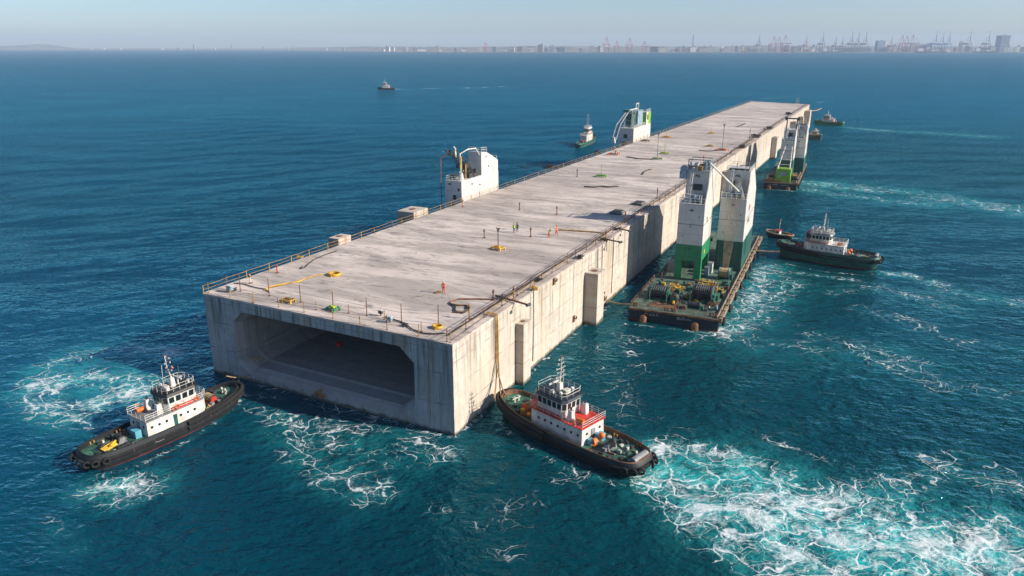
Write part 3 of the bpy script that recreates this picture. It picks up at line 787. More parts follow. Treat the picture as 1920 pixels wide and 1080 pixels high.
        for k in range(12): b.cbox(H * rr.uniform(.52, .74), rr.choice((-1, 1)) * rr.uniform(.25, .62) * W, sheer(.62), rr.uniform(.2, .5), rr.uniform(.2, .5), rr.uniform(.2, .6))
        b.each('deck_gear', M['darksteel'], t)
        b = MB()
        for k in range(8): b.cbox(-H * rr.uniform(.35, .85), rr.uniform(-.75, .75) * W, zd, rr.uniform(.12, .4), rr.uniform(.12, .5), rr.uniform(.1, .35))
        b.each('deck_clutter', M['offwhite'], t)
        b = MB()
        for k in range(6): b.cbox(-H * rr.uniform(.4, .85), rr.uniform(-.75, .75) * W, zd, rr.uniform(.2, .7), rr.uniform(.1, .3), rr.uniform(.08, .25))
        b.each('deck_clutter', M['rust'], t)
        for k in range(3):
            b = MB(); heap(b, -H * rr.uniform(.45, .85), rr.uniform(-.6, .6) * W, zd, rr.uniform(.3, .55), 7, rr); b.build('rope_coil', M[rr.choice(('rope', 'rubber', 'cable'))], t)
        for (x, s) in ((-H * .75, 1), (-H * .75, -1), (-H * .45, 1), (-H * .45, -1)):
            b = MB(); 
            for e in (-.2, .2): b.cyl(x + e, s * W * .78, zd, zd + .4, .09, 8)
            b.build('bollard', M['ochre'], t)
        if buoys:
            b = MB(); b.ball((-H * .42, -.2, zd + .95), .38, 10); b.cyl(-H * .42, -.2, zd, zd + .7, .07, 6); b.build('mooring_buoy', M['orange'], t)
            b = MB(); b.cbox(-H * .4, .75, zd, .5, .7, .1); b.prism([(-H * .4 - .35, .4), (-H * .4 + .35, .4), (-H * .4 + .35, 1.1), (-H * .4 - .35, 1.1)], zd + .5, zd + .85, [(-H * .4 - .1, .5), (-H * .4 + .15, .5), (-H * .4 + .15, 1.0), (-H * .4 - .1, 1.0)]); b.cyl(-H * .4, .75, zd + .1, zd + .5, .1, 6); b.build('covered_capstan', M['orange'], t)
            b = MB(); b.tube([(-H * .91, -W * .4, zd + .5), (-H * .91, W * .4, zd + .5)], .42, 12); b.build('stern_roller', M['steel'], t)
        else:
            b = MB()
            for k in range(3): b.tube([(-H * .78, -.9 + .35 * k, zd + .2), (-H * .62, -.6 + .35 * k, zd + .3)], .16, 8)
            b.tube([(-H * .7, -.8, zd + .5), (-H * .58, .1, zd + .4)], .13, 8)
            b.build('yellow_hose_bundle', M['yellow'], t)
        b = MB(); strokes(b, (-H * .978, W * .32, zd - .28 + .12), (0, -1, 0), (-.03, 0, 1), [[(u * .62, v * .75) for u, v in s] for s in SCRIBBLE], .07)
        strokes(b, (-H * .3, -W * .985, zd - .5), (-1, 0, 0), (0, 0, 1), [[(-u * .4, v * .4) for u, v in s] for s in SCRAWL], .06)
        b.build('hull_marks', M['mark'], t)
        b = MB()
        for k in range(9): x = -H * .55 + k * H * .12; b.tube([(x, -W * 1.0, zd - .35), (x, -W * 1.02, zd + .05)], .05, 4)
        b.build('side_cleats', M['rust'], t)
    t.scale = (sc, sc, sc)
    return t
def ends(bow, stern):
    """place a vessel by its photographed bow and stern on the waterline"""
    a, c = at(*bow), at(*stern); d = a - c
    return (a + c) / 2, math.atan2(d.y, d.x), d.length
c_, rz_, L_ = ends((443, 752), (160, 878)); tug('tugboat', 'black tug with green aft deck and yellow hoses at the left foot of the portal', 'tugboat', c_, rz_, L_ / .96, 5.5, zd=1.25, group='tugs working round the tunnel section', front='red', buoys=False, roof='black', mastr=.2, upper='steel')
c_, rz_, L_ = ends((950, 768), (1205, 888)); tug('tugboat', 'black tug with red upper deck pushing at the near right corner of the tunnel', 'tugboat', c_, rz_, L_ / .96, 6.1, zd=1.25, group='tugs working round the tunnel section', front='orange', mastr=.0)
c_, rz_, L_ = ends((1462, 476), (1645, 502)); tug('tugboat', 'dark green tug with navy funnels and tall white mast beside the near barge', 'tugboat', c_, rz_, L_ / .96, 6.2, group='tugs working round the tunnel section', hull='darkteal', deck='dullgreen', funnels=True, roof='steel', upper='white', zd=1.9)
c_, rz_, L_ = ends((1527, 233), (1582, 236)); tug('tugboat', 'small green-hulled tug trailing a wake off the far right end of the tunnel', 'tugboat', c_, rz_, L_ / .96, 5, hull='green', detail=1, upper='white', group='tugs working round the tunnel section')
c_, rz_, L_ = ends((1112, 264), (1085, 277)); tug('tugboat', 'little green and cream tug with white two-tier house left of the tunnel', 'tugboat', c_, rz_, L_ / .96 * 1.1, 4.4, hull='greenmach', house='offwhite', detail=1, roof='white', upper='yellow', group='tugs working round the tunnel section', zd=1.4)
c_, rz_, L_ = ends((1541, 262), (1512, 258)); tug('tugboat', 'green workboat half hidden behind the far placing barge', 'tugboat', c_, rz_, 9, 3.6, hull='darkteal', detail=1, group='tugs working round the tunnel section', zd=1.3)
c_ = tw(-8.5, TL + 17, 0); tug('tugboat', 'tug beyond the far end of the deck, only its white house top and mast showing', 'tugboat', c_, 1.1, 19, 5.6, hull='black', detail=1, group='tugs working round the tunnel section', sc=1.55)
c_, rz_, L_ = ends((708, 167.6), (741, 167.8)); tug('launch', 'small dark-hulled white launch alone on the open sea, drawing a straight wake', 'boat', c_, rz_, L_, 4.6, hull='black', deck='white', house='white', detail=1, roof='steel', zd=1.0, hs=1.5)
def small_boat():
    c, rz, L = ends((1437, 440), (1486, 448))
    t = thing('workboat', 'small open workboat with red-topped console between the barge and dark green tug', 'boat', (c.x, c.y, 0), rz)
    H, W = L / 2 * 1.02, 1.5
    def rg(sx, sy, z): 
        return [(math.copysign(abs(math.cos(a)) ** .8, math.cos(a)) * sx, math.copysign(abs(math.sin(a)) ** .75, math.sin(a)) * sy, z + (.35 * max(0, math.cos(a)) ** 2)) for a in [6.2832 * (k + .5) / 24 for k in range(24)]]
    b = MB(); b.loft([rg(H * .85, W * .7, -.4), rg(H * .97, W * .95, .3), rg(H, W, .8)], cap1=False, smooth=True); b.build('hull', M['black'], t)
    b = MB(); b.tube(rg(H, W, .85), .17, 6, closed=True); b.build('gunwale_fender', M['timber'], t)
    b = MB(); b.add(rg(H * .97, W * .93, .55), [tuple(range(24))]); b.build('deck', M['dullgreen'], t)
    b = MB(); b.box(-.2, 1.1, -.6, .6, .5, 1.5, tx=.12, ty=.08); co = b.build('console', M['white'], t)
    d = MB(); d.box(-.3, 1.2, -.7, .7, 1.5, 1.62); d.build('console_roof', M['red'], co)
    for s in (-1, 1):
        d = MB(); d.box(.1, .8, s * .57 - .02, s * .57 + .02, .95, 1.3); d.build('window', M['glass'], co)
    b = MB(); b.tube([(.2, 0, 1.6), (.15, 0, 3.9)], .06, 5); b.bar((.15, -.3, 3.2), (.15, .3, 3.2), .04, 4); ms = b.build('mast', M['offwhite'], t)
    d = MB(); d.ball((.15, 0, 4.05), .22, 8); d.build('mast_lamp', M['ochre'], ms)
    b = MB(); heap(b, -1.6, 0, .55, .6, 7); b.build('rope_heap', M['rope'], t)
    b = MB(); b.cbox(-2.4, .2, .55, .5, .7, .35); b.build('engine_box', M['orange'], t)
small_boat()
# ------------------------------------------------------------------ towers and placing barges
def tower(parent, x0, x1, y0, y1, zb, zg, zt, hy, zh, base='green', legs=True, cables=None, logo=False, top='gear', back=0.0):
    """box tower: coloured base on legs, white shaft, set-back machine house"""
    tx = .1
    lean = lambda z: tx * (z - zb) / (zt - zb)
    def sec(z, o=0): l = lean(z) - o; return [(x0 + l, y0 + l * .6), (x1 - l, y0 + l * .6), (x1 - l, y1 - l * .6), (x0 + l, y1 - l * .6)]
    b = MB(); b.prism(sec(zg), zg, zt, sec(zt)); t = b.build('tower', M['shaft'], parent)
    b = MB(); zl = zb + (zg - zb) * .55
    if legs:
        b.prism(sec(zl, .02), zl, zg, sec(zg, .02)); w = (x1 - x0) * .26
        for (ax, ay) in ((x0, y0), (x1 - w, y0), (x0, y1 - w), (x1 - w, y1 - w)): b.box(ax + .01, ax + w - .01, ay + .01, ay + w - .01, zb, zl)
    else: b.prism(sec(zb, .02), zb, zg, sec(zg, .02))
    b.build('tower_base', M[{'green': 'shaftgreen', 'darkteal': 'shaftteal'}[base]], t)
    l = lean(zt)
    b = MB(); hx0, hx1 = x0 + l + .25, x1 - l
    b.add([(hx0, y0 + hy, zt), (hx1, y0 + hy, zt), (hx1, y1 - .4, zt), (hx0, y1 - .4, zt), (hx0, y0 + hy + .15, zh), (hx1 - .1, y0 + hy + .15, zh), (hx1 - .1, y1 - .4 - back, zh), (hx0, y1 - .4 - back, zh)],
          [(4, 5, 6, 7), (0, 1, 5, 4), (1, 2, 6, 5), (2, 3, 7, 6), (3, 0, 4, 7)])
    # side cheek sloping from the shaft front up to the machine house
    b.add([(hx1 - .18, y0 + .3, zt), (hx1 - .02, y0 + .3, zt), (hx1 - .02, y0 + hy + .1, zt), (hx1 - .18, y0 + hy + .1, zt), (hx1 - .18, y0 + hy + .1, zh - .6), (hx1 - .02, y0 + hy + .1, zh - .6)],
          [(0, 1, 5, 4), (1, 2, 5), (0, 4, 3), (3, 4, 5, 2), (0, 3, 2, 1)])
    b.build('machine_house', M['shaft'], t)
    b = MB(); 
    for z in (zg + (zt - zg) * .5,):
        s_ = sec(z, .015)
        for i in range(4): b.bar((*s_[i], z), (*s_[(i + 1) % 4], z), .045, 4)
    for k in range(3): b.cbox(x0 + 1 + k * (x1 - x0 - 2) / 2, y0 + lean(zg + 2.5 + k) * .6 - .03, zg + 1.5 + 1.8 * k, .18, .1, .22)
    b.cbox((x0 + x1) / 2, y0 + .02, zt - 1.3, .5, .3, .25)
    b.build('plate_seams', M['rust'], t)
    d = MB(); xx = (hx0 + hx1) / 2; d.cbox(xx, y0 + hy, zt + (zh - zt) * .35, 1.6, .25, 1.1); d.cbox(xx + .5, y0 + hy - .1, zt + .2, .8, .4, .9); d.each('rope_guide', M['darksteel'], t)
    b = MB(); rail(b, [(x0 + l, y0 + hy, zt), (x0 + l, y0 + l, zt), (x1 - l, y0 + l, zt)], 1.0, .045, 2, .8)
    rail(b, [(hx0, y0 + hy + .2, zh), (hx1 - .1, y0 + hy + .2, zh), (hx1 - .1, y1 - .5 - back, zh), (hx0, y1 - .5 - back, zh), (hx0, y0 + hy + .2, zh)], .8, .035, 2, 1.1)
    b.build('railing', M['offwhite'], t)
    b = MB(); b.cbox(x0 + 1.5, y0 + 1.3, zt, 1.5, 1.2, .9); b.drum((x0 + 3.0, y0 + 1.4, zt + .8), 'x', .5, .8, 12); b.build('terrace_winch', M['bluegrey'], t)
    for k in (0, 1):
        b = MB(); b.bar((x0 + 1.3 + .35 * k, y0 + .8, zt), (x0 + 1.3 + .35 * k, y0 + hy - .2, zh + .3), .07, 5); b.build('stay_pole', M['offwhite'], t)
    b = MB(); b.bar((x1 - l - .1, y0 + hy * .7, zt), (x1 - l - .1, y0 + hy * .7, zh), .08, 5); b.bar((x1 - l - .1, y0 + hy * .9, zt), (x1 - l - .1, y0 + hy * .9, zh), .06, 5)
    for k in range(8): z = zt + (zh - zt) * k / 8; b.bar((x1 - l - .1, y0 + hy * .7, z), (x1 - l - .1, y0 + hy * .9, z), .03, 4)
    b.build('ladder', M['offwhite'], t)
    if top == 'gear':
        for (dx, dy, m, s) in ((.6, .6, 'bluegrey', .55), (1.9, .5, 'offwhite', .5), (3.2, .9, 'bluegrey', .6)):
            b = MB(); c = (hx0 + dx, y0 + hy + dy, zh + .9); b.torus(c, s, .14, 'x', 14, 6); b.tube([(c[0] - .15, c[1], c[2]), (c[0] + .15, c[1], c[2])], s * .8, 12)
            b.cbox(c[0], c[1], zh, .5, .7, .6); b.build('sheave', M[m], t)
        b = MB(); b.cbox(hx0 + 2.4, y0 + hy + .3, zh, .8, 1.3, .8); heap(b, hx0 + 1.2, y0 + hy + 1.2, zh + .3, .8, 8); heap(b, hx0 + 2.6, y0 + hy + 1.0, zh + .8, .6, 7); b.build('rope_bundle', M['ochre'], t)
        b = MB(); b.ball((hx0 + 1.5, y0 + hy + 1.8, zh + .7), .6, 10); b.cyl(hx0 + 1.5, y0 + hy + 1.8, zh, zh + .4, .2, 8); b.build('antenna_dome', M['white'], t)
        b = MB(); b.cbox(hx0 + 3.3, y0 + hy + 2.2, zh, 1.1, 1.4, 1.5); b.build('motor_housing', M['bluegrey'], t)
        b = MB(); b.bar((hx0 + 2.6, y0 + hy + 1.5, zh), (hx0 + 2.6, y0 + hy + 1.5, zh + 2.4), .05, 5); b.ball((hx0 + 2.6, y0 + hy + 1.5, zh + 2.4), .14, 6); b.build('warning_light', M['red'], t)
        b = MB()
        for x in (hx0 + .2, hx1 - .3):
            for y in (y0 + hy + .3, y0 + hy + 3.4): b.bar((x, y, zh), (x, y, zh + 1.9), .09, 4)
            b.bar((x, y0 + hy + .3, zh + 1.9), (x, y0 + hy + 3.4, zh + 1.9), .09, 4); b.bar((x, y0 + hy + .3, zh), (x, y0 + hy + 3.4, zh + 1.9), .06, 4)
        for y in (y0 + hy + .3, y0 + hy + 3.4): b.bar((hx0 + .2, y, zh + 1.9), (hx1 - .3, y, zh + 1.9), .1, 4)
        b.build('sheave_frame', M['steel'], t)
        b = MB(); b.cbox(hx0 - .6, y0 + hy + .2, zh - 1.6, 1.2, 1.2, 1.4); b.tube([(hx0 - .6, y0 + hy - .2, zh + .2), (hx0 - .6, y0 + hy + .7, zh + .2)], .6, 12); b.build('side_motor', M['bluegrey'], t)
        b = MB(); b.tube([(hx1 - .6, y0 + hy + .4, zh + 1.6), (hx1 + 1.9, y0 + hy + 3.3, zh - 1.4), (hx1 + 4.4, y0 + hy + 6.2, zh - 4.4)], .17, 6); b.tube([(hx1 - .6, y0 + hy + 1.2, zh + 1.2), (hx1 + 4.4, y0 + hy + 6.4, zh - 4.5)], .08, 5); b.build('luffing_boom', M['offwhite'], t)
        b = MB(); b.bar((x0 + .9, y0 + .6, zt), (x0 + .9, y0 + .6, zt + 1.9), .06, 4); b.bar((x1 - .9, y0 + .6, zt), (x1 - .9, y0 + .6, zt + 1.6), .06, 4); b.bar((x0 + .9, y0 + .6, zt + 1.7), (x1 - .9, y0 + .6, zt + 1.5), .05, 4); b.build('terrace_frame', M['offwhite'], t)
        b = MB(); b.tube([(x1 + .0, y0 + 2.4, zg - 1.6), (x1 + .07, y0 + 2.4, zg - 1.6)], .5, 14); b.build('round_emblem', M['yellow'], t)
    elif top == 'flat':
        b = MB(); b.box(hx0 + .3, hx1 - .5, y0 + hy + .5, y0 + hy + 1.2, zh, zh + .35); b.bar((hx0 + 1.6, y0 + hy + 1.5, zh), (hx0 + 1.6, y0 + hy + 1.5, zh + 1.3), .05, 4); b.bar((hx1 - .5, y0 + hy + .6, zh), (hx1 - .5, y0 + hy + .6, zh + 2.0), .06, 4)
        b.bar((hx0 + 2.2, y0 + hy + .8, zh + .9), (hx1 - .6, y0 + hy + 1.3, zh + 1.0), .07, 4)
        b.build('roof_gear', M['darksteel'], t)
        b = MB(); b.add([(xx - .9, y0 + hy - .04, zt + 1.6), (xx + .9, y0 + hy - 1.5, zt + 2.2), (xx + 1.9, y0 + .3, zt + .1), (xx + 1.5, y0 + .3, zt + .1), (xx + .1, y0 + hy - 1.0, zt + 1.4), (xx - .7, y0 + hy - .04, zt + 3.0), (xx + .8, y0 + hy - .6, zt + 3.2)],
              [(0, 4, 1), (0, 1, 6, 5), (1, 2, 3, 4), (6, 1, 4), (5, 6, 0)]); b.build('boom_rest', M['offwhite'], t)
    if cables:
        cx, cy, cz = cables
        b = MB()
        for k in range(8):
            u = k / 7 - .5
            b.tube([(xx + u * 2.6, y0 + hy - .2, zt + .9), (xx + u * 2.6, y0 - .08, zt + .02), (cx + u * .9, cy + .2, cz)], .045, 5)
        b.build('hoisting_cables', M['timber'], t)
    b = MB()
    if logo:
        X = x1 + .02; H_ = lambda z: X - lean(z)
        strokes(b, (H_(zt - 2), y0 + 4.2, zt - 3.6), (0, 1, 0), (-.02, 0, 1), [circ(1.6, 1.6, .9), [(.8, .5), (2.6, 2.7)], [(1.4, .4), (3.0, 2.2)], [(.6, 1.6), (2.0, 2.9)]], .42)
        b.build('red_emblem', M['red'], t); b = MB()
        strokes(b, (H_(zt - 4), y0 + 3.6, zt - 5.4), (0, 1, 0), (-.02, 0, 1), [[(0, 0), (.6, 1), (1.2, 0)], [(1.6, 0), (1.6, 1), (2.3, .6), (1.7, .4), (2.4, 0)], [(2.8, 0), (2.8, 1)], [(3.2, 1), (3.2, 0), (4, 0)]], .16)
        strokes(b, (x1 + .03, y0 + 3.0, zg - 3.6), (0, 1, 0), (-.01, 0, 1), [circ(1.5, 1.2, .9), circ(1.7, 2.9, .75)], .3)
        b.build('dark_lettering', M['darksteel'], t)
    else:
        strokes(b, (x1 + .02 - lean(zt - 3), y0 + 2, zt - 4), (0, 1, 0), (-.02, 0, 1), [circ(1.2, 2.6, .7), circ(1.6, .6, .4)], .22)
        strokes(b, ((x0 + x1) / 2 - .5, y0 - .0, zg - .9), (1, 0, 0), (0, .01, 1), [[(0, 0), (.0, .35), (.3, .35)], [(.5, .35), (.5, 0), (.8, 0)]], .1)
        b.build('dark_lettering', M['darksteel'], t)
    strokes2 = MB(); strokes(strokes2, (xx - .6, y0 + hy - .03, zh - 1.2), (1, 0, 0), (0, .02, 1), [[(0, 0), (.2, .45), (.4, 0)], [(.55, 0), (.55, .45)], [(.75, .45), (.75, 0), (1.0, 0)]], .1); strokes2.build('house_number', M['darksteel'], t)
    return t
def barge(label, org, yaw, W, Lb, fr, zdk=2.05, group='placing barges beside the tunnel section', deck='dullgreen', twr=(), tyres=8, lime=None, near=True):
    t = thing('placing_barge', label, 'barge', (org.x, org.y, 0), yaw, group)
    b = MB(); b.mi = 1; b.box(-W, 0, 0, Lb, -1.5, .06); b.mi = 0; b.box(-W - .02, .02, -.02, Lb + .02, .06, zdk - .1); b.build('hull', [M['navy'], M['boot']], t)
    b = MB(); b.box(-W - .06, .06, -.06, Lb + .06, zdk - .1, zdk); b.build('deck', M[deck], t)
    b = MB(); b.box(-W - .05, .08, -.22, -.06, zdk - .28, zdk + .04); b.build('bow_rubbing_bar', M['rust'], t)
    b = MB(); b.box(.06, .5, .2, Lb - .2, zdk - .55, zdk + .12); b.box(-.35, -.2, .3, Lb - 1, zdk, zdk + .42); 
    for k in range(int(Lb / 3)): b.box(-.2, .48, 1 + 3 * k, 1.3 + 3 * k, zdk + .12, zdk + .3)
    b.build('side_fender_beam', M['timber'], t)
    T0 = None
    for k in range(tyres):
        p = (.65, 1.5 + k * (Lb - 4) / tyres, zdk - .75)
        if T0 is None:
            q = MB(); q.torus((0, 0, 0), .55, .24, 'x', 14, 6); T0 = q.build('tyre_fender', M['rubber'], t, p)
        else: q = T0.copy(); COL.objects.link(q); q.parent = t; q.location = p
    for x in (-W * .82, -W * .24):
        b = MB(); b.tube([(x, -.42, -.3), (x, -.42, .95)], .6, 12); b.tube([(x, -.42, .95), (x, -.42, 1.15)], .4, 10); b.build('drum_fender', M['rust'], t)
    b = MB()
    for x0, sg in ((-W * .82, SCRAWL), (-W * .45, SCRIBBLE)): strokes(b, (x0, -.03, zdk - .95), (1, 0, 0), (0, 0, 1), [[(u * .9, v * .8) for u, v in s] for s in sg], .1)
    b.build('hull_marks', M['mark'], t)
    for (x, y) in ((-W + .8, 1), (-W * .5, .8), (-1.2, 1), (-W + .8, 14), (-1.2, 16), (-W + .8, 30), (-W * .5 - 1.2, .8)):
        b = MB()
        for e in (-.28, .28): b.cyl(x + e, y, zdk, zdk + .65, .16, 8)
        b.bar((x - .5, y, zdk + .5), (x + .5, y, zdk + .5), .07, 5); b.build('bollard', M['rust'], t)
    b = MB(); rail(b, [(-W + .2, .3, zdk), (-W * .55, .3, zdk)], .9, .035, 2, 1.6); rail(b, [(-W * .4, .3, zdk), (-.4, .3, zdk)], .9, .035, 2, 1.6); rail(b, [(-W + .2, .3, zdk), (-W + .2, 17, zdk)], .9, .035, 2, 2); b.build('railing', M['rust'], t)
    if near:
        make_winch(t, 'deck_winch', (-11.2, 6.6, zdk), 'x', .95, 2.8, M['greenmach'], M['darksteel'], M['darksteel'])
        make_winch(t, 'deck_winch', (-4.1, 8.6, zdk), 'x', 1.15, 2.6, M['greenmach'], M['darksteel'], M['darksteel'])
        make_winch(t, 'deck_winch', (-2.6, 22.6, zdk), 'x', .9, 1.6, M['greenmach'], M['bluegrey'], M['rope'])
        make_winch(t, 'deck_winch', (-8.2, 5.6, zdk), 'y', .6, 1.3, M['greenmach'], M['rust'], M['darksteel'])
        make_winch(t, 'deck_winch', (-4.6, 3.9, zdk), 'x', .5, 1.6, M['greenmach'], M['darksteel'])
        for (x, y, s, m) in ((-9.4, 11.5, 1.5, 'yellow'), (-4.4, 15.5, 1.6, 'yellow'), (-2.0, 13.5, 1.0, 'yellow'), (-6.6, 8.2, .9, 'yellow'), (-10.2, 10.4, .9, 'orange'), (-1.8, 6, .8, 'rust')):
            b = MB(); heap(b, x, y, zdk, s, 15); b.build('rope_heap', M[m], t)
        b = MB()
        for (x, y, w, d, h) in ((-12.6, 9, 1.2, 1.6, .8), (-7, 13, 1, 1.2, .7), (-2, 10, .9, 2, .9), (-8.6, 9.4, .8, .8, 1.1), (-1.8, 18.6, 1, 1.4, .9), (-6, 3.2, .8, .6, .6), (-2.2, 26, 1, 1, 1.2)): b.cbox(x, y, zdk, w, d, h)
        b.each('deck_locker', M['greenmach'], t)
        b = MB()
        for (x, y, w, d) in ((-9.6, 3.0, 4.5, 2.2), (-4.6, 5.8, 3, .8)): b.cbox(x, y, zdk, w, d, .07)
        b.each('deck_plate', M['rust'], t)
        b = MB()
        for k in range(16):
            x, y = R.uniform(-W + 1, -1), R.uniform(1.4, 17); b.tube([(x, y, zdk + .08), (x + R.uniform(-1.5, 1.5), y + R.uniform(-1, 1), zdk + .3), (x + R.uniform(-2, 2), y + R.uniform(-2, 2), zdk + .08)], .07, 5)
        b.each('loose_pipe', M['cable'], t)
        rg = random.Random(4)
        for (x, y, w, d, h, m) in ((-9, 31, 3.2, 3.4, 2.6, 'white'), (-9.6, 36, 2.6, 2.4, 2.4, 'cyan'), (-12.6, 24, 1.4, 3, 1.8, 'steel'), (-5.7, 25.6, .9, 1.4, 1.9, 'white'), (-6.0, 23.4, .8, .9, 1.6, 'bluegrey')):
            b = MB(); b.cbox(x, y, zdk, w, d, h); hb = b.build('deck_cabin', M[m], t); b = MB(); b.cbox(x, y, zdk + h, w * 1.06, d * 1.06, .12); b.build('cabin_roof', M['steel'], hb)
        for k in range(10):
            b = MB(); x, y = -W + .7 + rg.uniform(0, 2.0), 18 + k * 2.6; b.tube([(x, y, zdk), (x + .2, y, zdk + rg.uniform(1, 2.4))], .08, 5); b.build('stanchion', M['rust'], t)
        for m, nn, hh in (('darksteel', 22, 1.1), ('greenmach', 14, 1.3), ('rust', 12, .8), ('yellow', 6, .6), ('offwhite', 5, .7), ('bluegrey', 5, .9)):
            b = MB()
            for k in range(nn):
                x, y = rg.uniform(-W + .9, -1.0), rg.choice((rg.uniform(1.6, 18), rg.uniform(4, 17), rg.uniform(44, 57)))
                if x > -6 and y > 44: y = rg.uniform(2, 16)
                b.cbox(x, y, zdk, rg.uniform(.25, .8), rg.uniform(.25, .9), rg.uniform(.2, hh), tx=rg.uniform(0, .1))
            b.each('deck_gear', M[m], t)
        b = MB()
        for (x, y, h) in ((-12.4, 5, 2.4), (-9.4, 4.4, 2.0), (-12.4, 8.6, 2.4), (-9.4, 8.8, 2.0)): b.bar((x, y, zdk), (x, y, zdk + h), .08, 4)
        b.bar((-12.4, 5, zdk + 2.4), (-12.4, 8.6, zdk + 2.4), .08, 4); b.bar((-9.4, 4.4, zdk + 2), (-9.4, 8.8, zdk + 2), .08, 4); b.bar((-12.4, 5, zdk + 2.4), (-9.4, 4.4, zdk + 2), .07, 4); b.build('winch_frame', M['greenmach'], t)
        b = MB()
        for (x, y, h) in ((-5.9, 6.6, 2.6), (-2.4, 6.6, 2.6), (-5.9, 10.6, 2.6), (-2.4, 10.6, 2.6)): b.bar((x, y, zdk), (x, y, zdk + h), .09, 4)
        for q in (((-5.9, 6.6), (-2.4, 6.6)), ((-5.9, 10.6), (-2.4, 10.6)), ((-5.9, 6.6), (-5.9, 10.6)), ((-2.4, 6.6), (-2.4, 10.6))): b.bar((*q[0], zdk + 2.6), (*q[1], zdk + 2.6), .09, 4); b.bar((*q[0], zdk), (*q[1], zdk + 2.6), .05, 4)
        b.build('winch_frame', M['darksteel'], t)
        b = MB()
        for k in range(5): x = -7.5 + .5 * (k % 2); b.bar((x, 1.6 + .5 * k, zdk), (x + .3, 1.9 + .5 * k, zdk + 1.3), .08, 5)
        b.each('fairlead_post', M['rust'], t)
    for a in twr: tower(t, **a)
    return t
YAW = -math.radians(24)
def bl(org, x, y, z):
    p = Matrix.Rotation(-YAW, 4, 'Z') @ (at(x, y, z) - Vector((org.x, org.y, 0))); return p
o1 = at(1345, 622)
barge('nearer right-hand barge with a green winch deck and twin white and green towers', o1, YAW, 14.6, 59, 0, twr=(
    dict(x0=-11.3, x1=-6.5, y0=19.0, y1=28.4, zb=2.05, zg=8.8, zt=16.4, hy=3.6, zh=21.9),
    dict(x0=-5.4, x1=-.45, y0=28.5, y1=43.5, zb=2.05, zg=7.9, zt=16.1, hy=3.2, zh=20.9, base='darkteal', legs=False, cables=(-2.6, 22.8, 3.6), logo=True, top='flat', back=5.0)))
# boom joining the two towers
o2 = at(1492, 358)
B2 = barge('farther right-hand barge with a lime green winch cabin before twin weathered towers', o2, YAW, 9.8, 47, 0, zdk=2.2, near=False, twr=(
    dict(x0=-6.9, x1=-2.6, y0=13, y1=22, zb=2.2, zg=7.6, zt=13.8, hy=3.4, zh=17.2, base='darkteal', legs=False, top='none'),
    dict(x0=-4.2, x1=.3, y0=23.5, y1=37, zb=2.2, zg=7.2, zt=13.8, hy=3.2, zh=18.0, base='darkteal', legs=False, top='flat', back=5)))
b = MB(); b.box(-6.6, -2.2, 1.2, 5.5, 2.2, 6.4); cb = b.build('winch_cabin', M['lime'], B2)
d = MB(); d.box(-5.4, -3.5, 1.14, 1.2, 4.3, 5.4); d.build('window', M['bluegrey'], cb)
b = MB()
for s in (0, 1):
    x = -6.3 + s * 3.6; b.bar((x, 1.8, 6.4), (x + (1.1 if s == 0 else -.4), 9.5, 12.5), .16, 5)
    b.bar((x, 5.2, 6.4), (x + (1.1 if s == 0 else -.4), 9.5, 12.5), .1, 5)
for k in range(4): z = 7.6 + k * 1.4; b.bar((-6.0 + k * .25, 3 + 1.7 * k, z), (-2.9 - k * .1, 3 + 1.7 * k, z), .09, 4)
b.build('boom_frame', M['offwhite'], B2)
b = MB()
for s in (-6.0, -2.9): b.bar((s, 16.6, 17.2), (s, 16.6, 21), .2, 6)
b.bar((-6.8, 16.6, 20.8), (-2.1, 16.6, 20.8), .25, 6)
for s in (-6.3, -2.5): b.tube([(s - .3, 16.6, 20.8), (s + .3, 16.6, 20.8)], .6, 10)
b.build('head_beam', M['darksteel'], B2)
for hx_, hy_ in ((-8.3, 4), (-1.2, 9), (-1.4, 14)):
    b = MB(); heap(b, hx_, hy_, 2.2, 1.1, 12); b.build('rope_heap', M['yellow'], B2)
make_winch(B2, 'deck_winch', (-8.2, 7, 2.2), 'x', .8, 1.4, M['darksteel'], M['darksteel']); make_winch(B2, 'deck_winch', (-1.2, 5, 2.2), 'x', .8, 1.2, M['darksteel'], M['darksteel'])

